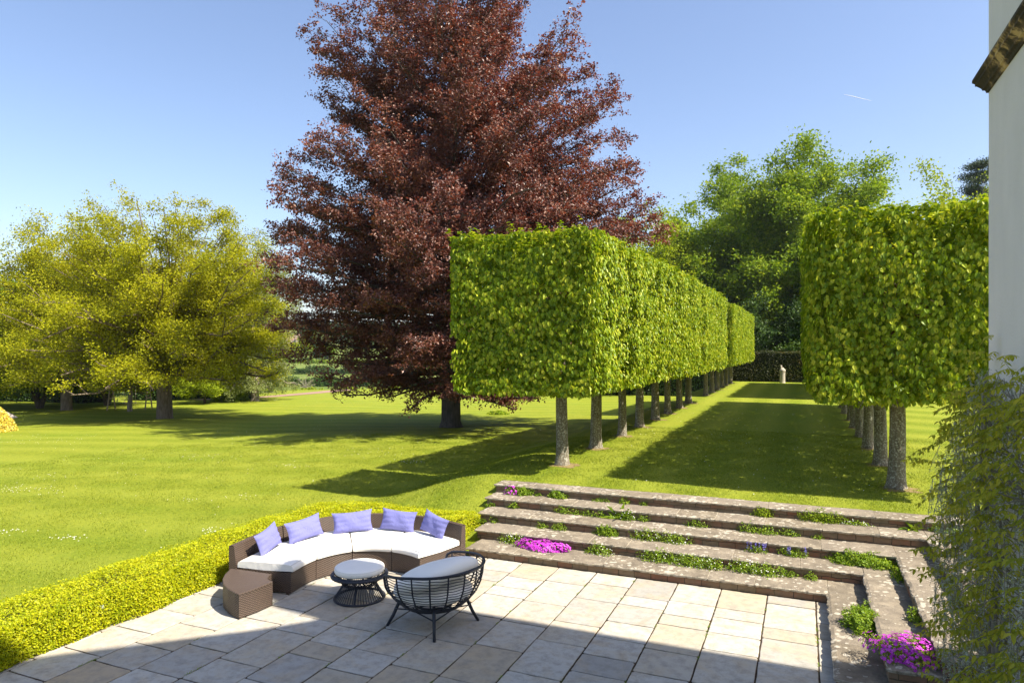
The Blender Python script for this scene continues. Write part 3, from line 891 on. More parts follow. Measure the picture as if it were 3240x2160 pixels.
T("conifer", "small bright green spreading conifer right of the forked tree", put(-54.8, 50.5), 4.2, env_dome(3.2, 1.0, .3), .3, 26, 16000, .16, M['yellowgreen'], M['bark'], .12, 32, rise=.2, sigma=.2, droop=.2)
# right-hand background
T("sycamore", "big bright green sycamore with many stems behind the yew hedge", put(-2.4, 99), 31.5, env_dome(15.2, .85, .42, 2.1), 2.5, 170, 430000, .38, M['green'], M['bark'], .55, 41, stems=4, rise=.9, rise0=.1, limbr=.28, sigma=.85, flat=.85, ntw=8, twl=.2, sub=1, up=.9, puff=(1600, 1.6))
T("sycamore", "darker green sycamore closing the gap left of the big sycamore", put(-13, 97), 21.5, env_dome(7.5, .85, .45, 2.0), 2.0, 80, 70000, .34, M['green'], M['bark'], .45, 42, stems=2, sigma=.7, puff=(600, 1.4))
T("field_maple", "yellow-green tree behind the right side of the copper beech", put(-20, 88), 25.0, env_dome(8.5, .85, .5, 2.0), 2.5, 80, 80000, .34, M['yellowgreen'], M['bark'], .45, 43, sigma=.7, puff=(700, 1.4))
T("holm_oak", "dark evergreen oak behind the far end of the left lime row", put(-8, 86), 11, env_dome(6.5, .95, .4), .6, 44, 50000, .28, M['dkgreen'], M['bark'], .4, 44, rise=.3, sigma=.6)
T("holm_oak", "dark evergreen oak behind the statue", put(3, 85), 11.5, env_dome(6.5, .95, .4), .6, 44, 50000, .28, M['dkgreen'], M['bark'], .4, 45, rise=.3, sigma=.6)
T("holm_oak", "dark evergreen oak behind the copper beech trunk, right of it", put(-21, 82), 9, env_dome(7.5, .95, .4), .5, 40, 36000, .3, M['dkgreen'], M['bark'], .35, 46, rise=.3, sigma=.6)
T("ash_tree", "light green tree top showing above the right lime row", put(15.5, 82), 23.0, env_dome(7, .85, .5), 2.0, 60, 40000, .32, M['yellowgreen'], M['bark'], .4, 47, sigma=.6, puff=(420, 1.2))
# Scots pine beside the house wall
e = empty("pine_tree", put(22.6, 110)); e.scale = (.86, .86, .86); tag(e, "distant dark pine beside the white house wall", "tree")
mb = MB(); R = np.random.default_rng(51)
mb.tube([(0, 0, 0), (.2, 0, 12), (-.3, .2, 24), (-1.0, .2, 33)], [.5, .4, .3, .12], 8)
P = []
for i in range(26):
    h = R.uniform(25, 35); az = R.uniform(0, 6.28); l = R.uniform(1.2, 4.0)*(1-.4*(h-25)/10)
    a = np.array([-.6, .2, h]); b = a + np.array([math.cos(az)*l, math.sin(az)*l, l*.22])
    mb.tube([a, (a+b)/2+R.normal(0, .15, 3), b], [.12, .08, .03], 5, cap=False)
    for c_ in (b, (a+b)/2*.4+b*.6):
        P.append(c_ + R.normal(size=(420, 3))*np.array([.8, .8, .3]))
mb.build("trunk", M['bark'], e, smooth=True)
P = np.concatenate(P); n = len(P)
link_mesh("crown", leaf_mesh("crown", P, rnd_dir(n), rnd_dir(n), .34, .12, M['pine']), e)

# ------------------------------------------------------------------ hedges
def shell_points(R, boxes, dens, depth=.12):
    P, Nn = [], []
    for (x0, x1, y0, y1, z0, z1, faces) in boxes:
        for f in faces:
            if f in 'we': A = (y1-y0)*(z1-z0)
            elif f in 'sn': A = (x1-x0)*(z1-z0)
            else: A = (x1-x0)*(y1-y0)
            n = int(A*dens*(1.0)); u = R.random((n, 2))
            X = x0+(x1-x0)*u[:, 0]; Y = y0+(y1-y0)*u[:, 0 if f in 'we' else 1]; Z = z0+(z1-z0)*u[:, 1]
            if f == 'w': p = np.stack([np.full(n, x0), Y, Z], 1); nn = (-1, 0, 0)
            if f == 'e': p = np.stack([np.full(n, x1), Y, Z], 1); nn = (1, 0, 0)
            if f == 's': p = np.stack([X, np.full(n, y0), Z], 1); nn = (0, -1, 0)
            if f == 'n': p = np.stack([X, np.full(n, y1), Z], 1); nn = (0, 1, 0)
            if f == 't': p = np.stack([X, Y, np.full(n, z1)], 1); nn = (0, 0, 1)
            nn = np.broadcast_to(np.array(nn, float), (n, 3))
            P.append(p - nn*(R.random((n, 1))**1.8*depth)); Nn.append(nn)
    return np.concatenate(P), np.concatenate(Nn)

def ghedge_side(x):  # waviness of the clipped hedge
    return x
R = np.random.default_rng(61)
hd = empty("golden_hedge", (-10.2, 9, 0)); tag(hd, "low clipped golden-yellow hedge curving behind the sofa along the patio edge", "hedge")
# centre line: along Y then round to X
cl = [(-10.22, -1.0), (-10.22, 3), (-10.22, 7), (-10.22, 11.0), (-10.22, 12.0), (-10.15, 12.6), (-9.95, 12.98), (-9.6, 13.15), (-9.0, 13.17), (-8.0, 13.17), (-6.72, 13.15)]
cl = np.array(cl); seg = np.linalg.norm(np.diff(cl, axis=0), axis=1); cum = np.concatenate([[0], np.cumsum(seg)]); TOT = cum[-1]
def clpos(s_):
    x_ = np.interp(s_, cum, cl[:, 0]); y_ = np.interp(s_, cum, cl[:, 1])
    x2 = np.interp(np.minimum(s_+.15, TOT), cum, cl[:, 0]); y2 = np.interp(np.minimum(s_+.15, TOT), cum, cl[:, 1])
    x1 = np.interp(np.maximum(s_-.15, 0), cum, cl[:, 0]); y1 = np.interp(np.maximum(s_-.15, 0), cum, cl[:, 1])
    d = norm(np.stack([x2-x1, y2-y1], 1)); return x_, y_, np.stack([d[:, 1], -d[:, 0]], 1)   # right-hand normal (patio side)
hw, hh = .62, .56
def hedge_pts(n, kind):
    s_ = R.random(n)*TOT; x_, y_, nr = clpos(s_)
    dep = R.random(n)**1.7*.10
    wob = .035*np.sin(s_*2.3)+.03*np.sin(s_*5.1+1)
    if kind == 't':
        v = (R.random(n)*2-1); o_ = v*(hw-.05)
        p = np.stack([x_+nr[:, 0]*o_, y_+nr[:, 1]*o_, hh - dep + wob*.6 - .10*np.abs(v)**6 + .02*np.sin(o_*9+s_*4)], 1); nn = np.tile([0, 0, 1.0], (n, 1))
    else:
        sg = 1 if kind == 'f' else -1
        z = R.random(n)*hh
        o_ = sg*(hw + wob - dep + .05*(1-z/hh) - .07*(z/hh)**6 - .06*np.exp(-z*14))
        p = np.stack([x_+nr[:, 0]*o_, y_+nr[:, 1]*o_, z], 1); nn = np.stack([nr[:, 0]*sg, nr[:, 1]*sg, np.zeros(n)], 1)
    return p, nn
parts_ = [hedge_pts(85000, 't'), hedge_pts(78000, 'f'), hedge_pts(20000, 'b')]
# end cap near the steps
n = 3000; u = R.random((n, 2)); parts_.append((np.stack([-6.72+.12-R.random(n)*.1+.03*np.sin(u[:, 0]*9), 12.55+u[:, 0]*1.22, u[:, 1]*hh], 1), np.tile([1.0, 0, 0], (n, 1))))
P = np.concatenate([a for a, b in parts_]); Nn = np.concatenate([b for a, b in parts_]); n = len(P)
Nl = norm(Nn*.6 + rnd_dir(n)*.7 + np.array([0, 0, .45])); Tt = norm(Nn*.8 + rnd_dir(n)*.7 + np.array([0, 0, .35]))
L = R.uniform(.022, .046, n)
o = link_mesh("foliage", leaf_mesh("foliage", P, Nl, Tt, L, L*.6, M['golden'], 'diamond', R.random(n)), hd, (10.2, -9, 0))
mb = MB()
ss = np.linspace(0, TOT, 60); x_, y_, nr = clpos(ss); a = hw-.13
G = np.stack([np.stack([x_+nr[:, 0]*q*a, y_+nr[:, 1]*q*a, np.full(60, z)], 1) for q, z in ((1, 0), (1, hh-.12), (-1, hh-.12), (-1, 0))], 1)
mb.grid(G)
o = mb.build("stems", plain("hedge_stems", (.05, .055, .012), .95, bscale=20, var=.4), hd); o.location = (10.2, -9, 0)  # solid dark inner core added behind the leaves, not modelled stems

R = np.random.default_rng(62)
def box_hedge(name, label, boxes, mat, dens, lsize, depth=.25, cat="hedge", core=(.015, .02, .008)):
    x_, y_ = (boxes[0][0]+boxes[0][1])/2, (boxes[0][2]+boxes[0][3])/2
    e = empty(name, (x_, y_, 0)); tag(e, label, cat)
    P, Nn = shell_points(R, boxes, dens, depth)
    P = P + .08*np.sin(P*np.array([1.7, 1.3, 2.1])+1)[:, [1, 2, 0]]
    n = len(P); Nl = norm(Nn*.7+rnd_dir(n)*.7+np.array([0, 0, .3])); Tt = norm(Nn*.5+rnd_dir(n)+np.array([0, 0, .2]))
    L = lsize*R.uniform(.6, 1.3, n)
    link_mesh("foliage", leaf_mesh("foliage", P, Nl, Tt, L, L*.6, mat, 'diamond', R.random(n)), e, (-x_, -y_, 0))
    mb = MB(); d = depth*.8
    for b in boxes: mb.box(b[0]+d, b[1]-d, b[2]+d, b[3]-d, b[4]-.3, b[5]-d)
    o = mb.build("stems", plain(name+"_stems", core, .95), e); o.location = (-x_, -y_, 0)  # dark filler boxes added inside the foliage in place of real stems
    return e
box_hedge("yew_hedge", "tall clipped dark yew hedge closing the far end of the avenue", [(-7.5, 8.7, 69.9, 71.4, .95, 3.92, 'stew'), (-7.9, -6.35, 66.6, 69.9, .95, 3.88, 'stew')], M['yew'], 150, .12)
box_hedge("laurel_hedge", "long dark laurel hedge behind the left lime row and beech", [(-38, -8.7, 78, 81, -1.4, 2.6, 'ste')], M['dkgreen'], 70, .22, .5)
box_hedge("laurel_hedge", "dark laurel hedge in the shade behind the oak trunk", [(-66.5, -56.5, 56.5, 60, -1.4, 1.6, 'ste')], M['dkgreen'], 90, .2, .5)
box_hedge("bramble_bank", "dark undergrowth beneath the maples at the far left", [(-84, -66.5, 46, 50, -1.4, 1.4, 'ste'), (-68, -62, 52, 56, -1.4, 1.6, 'ste')], M['dkgreen'], 60, .24, .6, cat="undergrowth")
box_hedge("privet_hedge", "right boundary hedge glimpsed under the right lime row", [(9.5, 40, 78, 80, .6, 3.5, 'stw')], M['dkgreen'], 60, .25, .4)

# rounded shrubs
def shrub(name, label, loc, rx, ry, h, n, ls, mat, group=None, cat="shrub", seed=1):
    R = np.random.default_rng(seed); e = empty(name, loc); tag(e, label, cat, group)
    d = norm(R.normal(size=(n, 3))); d[:, 2] = np.abs(d[:, 2])*1.1 - .1
    rr = (1 - R.random(n)**2*.3)*(1+.10*np.sin(d[:, 0]*5+seed)*np.sin(d[:, 1]*6+d[:, 2]*4))
    P = d*rr[:, None]*np.array([rx, ry, h]); P[:, 2] = np.maximum(P[:, 2], .02)
    L = ls*R.uniform(.6, 1.3, n)
    link_mesh("foliage", leaf_mesh("foliage", P, norm(d+R.normal(size=(n, 3))*.6+np.array([0, 0, .3])), norm(d*.4+R.normal(size=(n, 3))), L, L*.65, mat, 'diamond', R.random(n)), e)
    mb = MB()
    for i in range(9):
        a = i*.7; mb.tube([(0, 0, -.05), (math.cos(a)*rx*.4, math.sin(a)*ry*.4, h*.5), (math.cos(a)*rx*.75, math.sin(a)*ry*.75, h*.7)], [.04, .03, .01], 5, cap=False)
    mb.build("stems", M['bark'], e)
    return e
shrub("golden_bush", "round golden-cream bush cut off by the left frame edge", put(-43.3, 23.6), 1.9, 1.9, 1.75, 12000, .11, M['bushy'], seed=71)
shrub("laurel_bush", "rounded green bush at the foot of the weeping birch", put(-55.8, 54.8), 2.0, 1.6, 1.5, 7000, .16, M['green'], seed=72)
shrub("dock_plant", "small leafy dock clump in the lawn left of the beech", put(-20.9, 46.3), .8, .5, .22, 500, .16, M['green'], cat="plant", seed=73)

# low pale roof of a shed behind the golden bush
e = empty("garden_shed", put(-49.0, 27.4)); e.scale = (.8, .8, .8); tag(e, "low shed with pale pitched roof behind the golden bush", "shed")
mb = MB(); mb.box(-1.6, 1.6, -1.2, 1.2, 0, .75); mb.build("wall", plain("shed_board", (.35, .32, .3), .9, var=.2), e)
mb = MB()
mb.add([(-1.8, -1.45, .62), (1.8, -1.45, .62), (1.8, 1.45, .62), (-1.8, 1.45, .62), (-.2, 0, 1.95), (.2, 0, 1.95), (-1.8, -1.45, .7), (1.8, -1.45, .7), (1.8, 1.45, .7), (-1.8, 1.45, .7)],
       [(6, 7, 5, 4), (7, 8, 5), (8, 9, 4, 5), (9, 6, 4), (0, 1, 7, 6), (1, 2, 8, 7), (2, 3, 9, 8), (3, 0, 6, 9), (0, 3, 2, 1)])
mb.build("roof", plain("shed_roof", (.42, .36, .34), .9, var=.15), e)

# wooden swing frame under the oaks
e = empty("swing_frame", put(-54.4, 42.0)); tag(e, "wooden A-frame garden swing under the oak branches", "swing")
e.rotation_euler = (0, 0, RAD(35))
wd = plain("swing_timber", (.30, .23, .15), .85, var=.2)
for s_ in (-1.5, 1.5):
    for q in (-1, 1):
        mb = MB(); mb.tube([(s_, q*1.0, -.05), (s_, q*.06, 2.6)], .06, 8); mb.build("leg", wd, e)
    mb = MB(); mb.tube([(s_, -.62, 1.0), (s_, .62, 1.0)], .045, 6); mb.build("brace", wd, e)
mb = MB(); mb.tube([(-1.7, 0, 2.62), (1.7, 0, 2.62)], .065, 8); mb.build("crossbar", wd, e)
mb = MB(); mb.box(-.5, .5, -.16, .16, .52, .56)
seat = mb.build("seat", wd, e)
mb = MB()
for s_ in (-.45, .45): mb.tube([(s_, 0, .55), (s_, 0, 2.6)], .012, 4)
mb.build("ropes", plain("rope", (.4, .35, .28), .9), e)

# statue on the avenue axis
e = empty("stone_statue", (-1.77, 68.4, gz(-1.77, 68.4))); e.scale = (TS, TS, TS); tag(e, "pale carved stone bust on a plain pillar before the yew hedge", "statue")
stn = plain("statue_stone", (.42, .37, .30), .85, bscale=12, var=.25)
mb = MB(); ang = np.linspace(0, 2*PI, 20, endpoint=False)
def lathe(mb, prof, cx=0, cy=0, k=20, sx_=1.0, sy_=1.0):
    an = np.linspace(0, 2*PI, k, endpoint=False)
    P = np.array([[(cx+r*sx_*math.cos(a), cy+r*sy_*math.sin(a), z) for a in an] for r, z in prof]).transpose(1, 0, 2)
    mb.grid(P, wrap=True)
lathe(mb, [(.0, -.05), (.28, -.05), (.27, .05), (.255, .1), (.25, .98), (.27, 1.0), (.27, 1.06), (.24, 1.08), (0, 1.08)], k=16)
mb.build("pillar", stn, e, smooth=False)
mb = MB()
lathe(mb, [(0, 1.08), (.24, 1.08), (.29, 1.2), (.27, 1.33), (.19, 1.43), (.10, 1.5), (.075, 1.56), (.0, 1.57)], k=18, sx_=1.05)
mb.tube([(.05, 0, 1.3), (-.1, -.02, 1.44), (-.13, -.03, 1.6)], [.15, .12, .085], 12)
lathe(mb, [(0, 1.53), (.06, 1.55), (.095, 1.62), (.10, 1.69), (.075, 1.77), (.0, 1.80)], cx=-.13, cy=-.03, k=14)
mb.build("bust", stn, e, smooth=True)

# ------------------------------------------------------------------ the valley beyond
def lod_tree(name, label, x, y, h, r, n, ls, mat, seed, group, clear=.12):
    R = np.random.default_rng(seed); z = gz(x, y)
    e = empty(name, (x, y, z)); tag(e, label, "tree", group)
    mb = MB(); mb.tube([(0, 0, -.3), (0, 0, h*.35), (0, 0, h*.8)], [h*.04, h*.03, h*.01], 6, cap=False); mb.build("trunk", M['bark'], e)
    nc = 26
    C = norm(R.normal(size=(nc, 3)))*R.uniform(.3, .95, (nc, 1)); C[:, 2] = C[:, 2]*.5+.56
    C = C*np.array([r*.85, r*.85, h*.88])
    i = R.integers(0, nc, n); d = norm(R.normal(size=(n, 3)))
    P = C[i] + d*(R.random((n, 1))**.4)*np.array([r*.33, r*.33, h*.17])
    P[:, 2] = np.clip(P[:, 2], h*clear, h)
    L = ls*R.uniform(.6, 1.3, n)
    link_mesh("crown", leaf_mesh("crown", P, norm(d+np.array([0, 0, .5])), norm(R.normal(size=(n, 3))), L, L*.7, mat, 'diamond', R.random(n)), e)
def far(px, d):   # direction of a picture column, metres along the view axis
    r = (px-1176)/1568*d
    return (r*.9198-d*.3923, r*.3923+d*.9198)
x_, y_ = far(690, 330); lod_tree("field_oak", "bright yellow-green round tree alone in the distant meadow", x_, y_, 12.5, 6.2, 9000, .55, M['yellowgreen'], 81, None, clear=.05)
FT = [(655, 345, 7, 4, 'green', "low dull green thicket tree left of the bright meadow tree"), (640, 400, 10, 6, 'birch', "grey-green valley tree left of and behind the bright meadow tree"), (728, 350, 8, 4.5, 'dkgreen', "dark green tree right of the bright meadow tree"),
      (752, 340, 9, 5, 'green', "green valley tree touching the beech outline"), (745, 420, 14, 7, 'birch', "pale grey-green tall tree above the dark valley tree"), (712, 460, 13, 7, 'green', "tree behind the bright meadow tree on its right"),
      (668, 480, 12, 7, 'birch', "pinkish-grey tree by the cottage roofs"), (650, 560, 12, 8, 'dkgreen', "dark tree on the left shoulder of the wooded hill"), (690, 600, 13, 9, 'dkgreen', "dark tree at the top of the wooded hill"),
      (730, 590, 14, 9, 'green', "green tree on the hill's skyline right of the top"), (775, 600, 14, 9, 'dkgreen', "dark tree on the hill's skyline near the beech"), (610, 560, 13, 9, 'green', "green tree on the hill seen past the birch")]
for i, (px, d, h, r, mt, lb) in enumerate(FT):
    x_, y_ = far(px, d); lod_tree("valley_tree", lb, x_, y_, h, r, 4200, .8, M[mt], 90+i, "trees in the distant valley", clear=.03)
# far wood on the skyline
R = np.random.default_rng(99); PW = []
for i in range(330):
    x_, y_ = far(R.uniform(420, 1100), 500+300*R.random()**.8); r = R.uniform(6, 10); z = gz(x_, y_)
    d = norm(R.normal(size=(500, 3))); PW.append(np.array([x_, y_, z+r*.7]) + d*R.random((500, 1))**.3*np.array([r, r, r*.85]))
P = np.concatenate(PW); n = len(P)
o = link_mesh("wood", leaf_mesh("wood", P, norm(rnd_dir(n)+np.array([0, 0, .5])), rnd_dir(n), 1.6, 1.1, M['dkgreen'])); tag(o, "hazy wood along the distant skyline", "wood", kind="stuff")
# field hedges
def field_hedge(label, pxs, d0, d1, h, wd_, mat, seed):
    R = np.random.default_rng(seed); x0, y0 = far(pxs[0], d0); x1, y1 = far(pxs[1], d1)
    e = empty("field_hedge", (x0, y0, gz(x0, y0))); tag(e, label, "hedge", "hedges between the distant fields")
    n = 16000; u = R.random(n); X = x0+(x1-x0)*u; Y = y0+(y1-y0)*u
    hv = h*(1+.25*np.sin(u*40+seed)+.15*np.sin(u*97))
    a = R.random(n)*PI; rr = R.random(n)**.4
    X = X + np.cos(a)*rr*wd_*.6; Y = Y + np.cos(a)*rr*wd_*.8; Z = ground_z(X, Y) + np.sin(a)*rr*hv
    P = np.stack([X-x0, Y-y0, Z-gz(x0, y0)], 1)
    L = .5*R.uniform(.6, 1.3, n)
    link_mesh("foliage", leaf_mesh("foliage", P, norm(rnd_dir(n)+np.array([0, -.2, .5])), rnd_dir(n), L, L*.7, mat, 'diamond', R.random(n)), e)
field_hedge("nearest dark field hedge beyond the gravel track", (540, 1150), 150, 158, 2.0, 1.5, M['dkgreen'], 1)
field_hedge("middle field hedge below the bright meadow tree", (540, 1150), 222, 230, 2.4, 2.0, M['dkgreen'], 2)
field_hedge("farthest field hedge at the foot of the bright meadow tree", (540, 1150), 305, 300, 1.6, 2.0, M['green'], 3)
field_hedge("rough grassy bank hedge just behind the gravel track", (540, 1150), 112, 120, 1.0, 2.5, M['yellowgreen'], 4)
x_, y_ = far(702, 128)
make_tree("bare_tree", "small bare pinkish tree in front of the nearest field hedge", (x_, y_, gz(x_, y_)), 3.8, env_dome(2.4, .3, .6), .7, 16, 500, .12, M['birch'], M['bark_pale'], .12, 101, rise=.8, sigma=.1, ntw=5)
for i, (px, d, rz, lb) in enumerate([(650, 455, .4, "far cottage with a pinkish roof, left one of the two"), (682, 470, -.5, "far cottage with a pinkish roof, right one of the two")]):
    x_, y_ = far(px, d); e = empty("cottage", (x_, y_, gz(x_, y_)), rz); tag(e, lb, "cottage", "cottages on the wooded hill")
    mb = MB(); mb.box(-6, 6, -3, 3, -1, 5.5); mb.build("wall", plain("cottage_wall", (.42, .33, .28), .9), e)
    mb = MB(); mb.add([(-6.3, -3.4, 5.3), (6.3, -3.4, 5.3), (6.3, 3.4, 5.3), (-6.3, 3.4, 5.3), (-6.3, 0, 8.2), (6.3, 0, 8.2)], [(0, 1, 5, 4), (2, 3, 4, 5), (1, 2, 5), (3, 0, 4), (0, 3, 2, 1)])
    rf = mb.build("roof", plain("cottage_roof", (.36, .22, .18), .9), e)
    mb = MB(); mb.box(3.6, 4.5, -.45, .45, 7, 9.2); c_ = mb.build("chimney", plain("cottage_brick", (.3, .14, .1), .9), rf)
    for q in (-3.5, 0, 3.5):
        mb = MB(); mb.box(q-.5, q+.5, -3.06, -2.99, 2.9, 4.1); mb.build("window", plain("cottage_glass", (.05, .06, .07), .2), e)

# contrail high in the sky
mb = MB()
mb.tube([(492, 9994, 3350), (600, 10040, 3323), (720, 10095, 3293), (835, 10141, 3264)], [1, 3.5, 3, .6], 6)
o = mb.build("contrail", plain("ice_cloud", (.9, .9, .9), 1.0)); tag(o, "short white aircraft contrail in the blue sky", "contrail", kind="stuff")

# ------------------------------------------------------------------ garden furniture
def wobj(mb, name, mat, e, **k):
    o = mb.build(name, mat, e, **k); o.location = -Vector(e.location); return o

m, t = mat_new("rattan")
uv = N_(t, "UVMap"); uv.uv_map = "UVMap"
sp_ = N_(t, "SeparateXYZ"); t.links.new(uv.outputs[0], sp_.inputs[0])
a1 = math_(t, 'SINE', math_(t, 'MULTIPLY', sp_.outputs[0], 2*PI/.06))
a2 = math_(t, 'SINE', math_(t, 'MULTIPLY', sp_.outputs[1], 2*PI/.036))
wv = math_(t, 'ADD', math_(t, 'MULTIPLY', math_(t, 'MULTIPLY', a1, a2), .5), .5)
geo = N_(t, "NewGeometry")
n1 = noise(t, geo.outputs["Position"], 18, 4, .7)
c = ramp(t, wv, [(.1, (.022, .014, .010)), (.5, (.065, .044, .032)), (.95, (.135, .095, .07))])
c = mix(t, .22, c, ramp(t, n1, [(.3, (.04, .024, .016)), (.7, (.15, .10, .07))]))
finish(t, c, .5, wv, .8, .012, .45)
M['rattan'] = m
m, t = mat_new("white_cushion")
geo = N_(t, "NewGeometry")
finish(t, (.80, .775, .72), .85, noise(t, geo.outputs["Position"], 7, 4, .5, .8), .35, .03, .15)
M['cushion'] = m
m, t = mat_new("lilac_fabric")
geo = N_(t, "NewGeometry")
finish(t, (.155, .16, .38), .8, noise(t, geo.outputs["Position"], 9, 4, .5, 1.0), .5, .03, .2)
M['lilac'] = m
M['piping'] = plain("piping", (.62, .60, .56), .9)
M['navy'] = plain("dark_cord", (.016, .019, .028), .5, .4, bscale=60, bstr=.4)
M['greycush'] = plain("grey_cushion", (.40, .41, .42), .85, .15, bscale=8, bstr=.3)

IN_ = np.array([(-7.98, 8.5), (-8.06, 9.25), (-8.13, 10.0), (-7.82, 10.66), (-7.13, 10.94), (-6.42, 10.78), (-5.9, 10.3)])
OUT_ = np.array([(-9.0, 7.6), (-9.24, 9.03), (-9.36, 10.45), (-8.72, 11.75), (-7.5, 12.24), (-6.08, 11.95), (-4.9, 11.3)])
def cr(Pt, s_):
    i = int(min(max(math.floor(s_), 0), 3)); f = s_-i; p0, p1, p2, p3 = Pt[i:i+4]
    return .5*((2*p1)+(-p0+p2)*f+(2*p0-5*p1+4*p2-p3)*f*f+(-p0+3*p1-3*p2+p3)*f**3)
pos_w = ["left end, beside the wedge table", "second from the left", "third from the left, behind the stool", "right end, nearest the stone steps"]
BZ, TZ, CZ = .36, .75, .505
for i in range(4):
    ts = np.linspace(i+.008, i+.992, 11)
    a = np.array([cr(IN_, s_) for s_ in ts]); b = np.array([cr(OUT_, s_) for s_ in ts])
    dirn = norm(b-a); bi = b - dirn*.15
    cen = (a.mean(0)+b.mean(0))/2
    e = empty("curved_sofa", (cen[0], cen[1], 0))
    tag(e, f"curved rattan sofa section with white cushion, {pos_w[i]}", "sofa", "sections of the half-round rattan sofa")
    arc = np.concatenate([[0], np.cumsum(np.linalg.norm(np.diff(b, axis=0), axis=1))])
    def wall(mb, pts, z0, z1, flip=False, pts2=None, nz=4):
        pts2 = pts if pts2 is None else pts2
        zz = np.linspace(0, 1, nz)
        ar = np.concatenate([[0], np.cumsum(np.linalg.norm(np.diff(pts, axis=0), axis=1))])
        P = np.array([[(*(p*(1-q)+p2*q), z0+(z1-z0)*q) for q in zz] for p, p2 in zip(pts, pts2)])
        U = [[(u_, z0+(z1-z0)*q) for q in zz] for u_ in ar]
        mb.grid(P, uvs=U, flip=flip)
    mb = MB()
    wall(mb, a, .02, BZ, True); wall(mb, bi, .02, BZ, False)
    for k_, fl in ((0, False), (-1, True)):
        wall(mb, np.array([a[k_]*(1-q)+bi[k_]*q for q in np.linspace(0, 1, 6)]), .02, BZ, fl)
    P = np.array([[(*(p*(1-q)+p2*q), BZ) for q in (0, .5, 1)] for p, p2 in zip(a, bi)])
    mb.grid(P, uvs=[[(u_, q) for q in (0, .5, 1)] for u_ in arc])
    for q in (0, -1): mb.box(a[q][0]-.03+.05*dirn[q][0], a[q][0]+.03+.05*dirn[q][0], a[q][1]-.03+.05*dirn[q][1], a[q][1]+.03+.05*dirn[q][1], 0, .03)
    wobj(mb, "base", M['rattan'], e, uv=True)
    mb = MB()
    bt = b - dirn*.10; bi2 = b - dirn*.148
    bo2 = b + dirn*.0
    wall(mb, b, .02, TZ, False, nz=6)
    wall(mb, bi2, BZ-.01, TZ, True, bt)
    P = np.array([[(*p, TZ), (*((p+p2)/2), TZ+.012), (*p2, TZ)] for p, p2 in zip(bt, b)])
    mb.grid(P, uvs=[[(u_, q) for q in (0, .05, .1)] for u_ in arc])
    for k_, fl in ((0, 1), (-1, 0)):
        vs = [(*b[k_], .02), (*bi2[k_], .02), (*bi2[k_], BZ), (*bt[k_], TZ), (*b[k_], TZ)]
        mb.add(vs, [(0, 1, 2, 3, 4) if fl else (4, 3, 2, 1, 0)], [[(0, .02), (.15, .02), (.15, BZ), (.12, TZ), (0, TZ)]])
    wobj(mb, "backrest", M['rattan'], e, uv=True)
    # boxed cushion: rounded section swept along the seat
    ts = np.linspace(i+.015, i+.985, 17)
    rows = []
    for s_ in ts:
        p, q = cr(IN_, s_), cr(OUT_, s_); d = (q-p)/np.linalg.norm(q-p); q = q - d*.165; p = p - d*.02
        en = min(s_-i, i+1-s_); sh = max(0, 1-en/.06)**2*.035
        ln = np.linalg.norm(q-p); sec = []
        pf = [(0, .02), (.0, .06), (0, .11), (.02, .135), (.06, .15), (.25, .165), (.5, .17), (.75, .165), (.95, .15), (.985, .13), (1, .09), (1, .02), (.5, 0)]
        for u_, z_ in pf:
            uu = u_*ln; zz = z_
            if u_ in (0,): uu -= .02*math.sin(PI*(z_-.02)/.1)
            cz_ = .08; zz = cz_+(z_-cz_)*(1-sh*6) - .0
            pz = BZ + zz*.93
            sec.append((*(p+d*(uu if uu < .5*ln else uu)), pz))
        rows.append(sec+[sec[0]])
    mb = MB(); P = np.array(rows); mb.grid(P, flip=True)
    mb.add(P[0, :-1], [tuple(range(P.shape[1]-1))]); mb.add(P[-1, :-1], [tuple(range(P.shape[1]-1))[::-1]])
    o = wobj(mb, "seat_cushion", M['cushion'], e, smooth=True)
    # piping along the upper and lower front edge
    mb = MB(); mb.tube(P[:, 3]+np.array([0, 0, .004]), .006, 5); mb.tube(P[:, 0], .006, 5)
    mb.build("piping", M["piping"], o)


def superell(a_, b_, c_, n1=24, n2=14, e1=.8, e2=.55):
    """rounded cushion: e small = boxier"""
    f = lambda v_, p_: np.sign(v_)*np.abs(v_)**p_
    U = np.linspace(0, 2*PI, n1, endpoint=False); Vv = np.linspace(-PI/2, PI/2, n2)
    return np.array([[(a_*f(np.cos(v_), e1)*f(np.cos(u_), e2), b_*f(np.cos(v_), e1)*f(np.sin(u_), e2), c_*f(np.sin(v_), e1)) for v_ in Vv] for u_ in U])

def pillow(loc, rz, tilt, roll, wd_, ht, label, seed):
    R = np.random.default_rng(seed)
    n = 22; rows_f, rows_b = [], []
    U = np.linspace(-1, 1, n)
    ph = R.uniform(0, 6, 4)
    G1 = np.zeros((n, n, 3)); G2 = np.zeros((n, n, 3))
    for i, u_ in enumerate(U):
        for j, v_ in enumerate(U):
            th = .095*((1-abs(u_)**2.6)*(1-abs(v_)**2.6))**.55
            pin = 1-.10*(1-abs(v_)**2)*abs(u_)**4; pin2 = 1-.13*(1-abs(u_)**2)*abs(v_)**4
            x_ = u_*wd_/2*pin; z_ = v_*ht/2*pin2
            wr = .010*math.sin(7*u_+3*v_+ph[0])*(1-abs(v_)) * th/.095 + .008*math.sin(14*v_+ph[1]-2*u_)*abs(u_)*(1 if abs(u_) < .97 else 0)
            G1[i, j] = (x_, -th-wr, z_); G2[i, j] = (x_, th*.7, z_)
    mb = MB(); mb.grid(G1, flip=False); mb.grid(G2, flip=True)
    o = mb.build("scatter_cushion", M['lilac'], smooth=True)
    o.location = loc; o.rotation_euler = (tilt, roll, rz)
    tag(o, label, "cushion", "lilac cushions on the curved sofa")
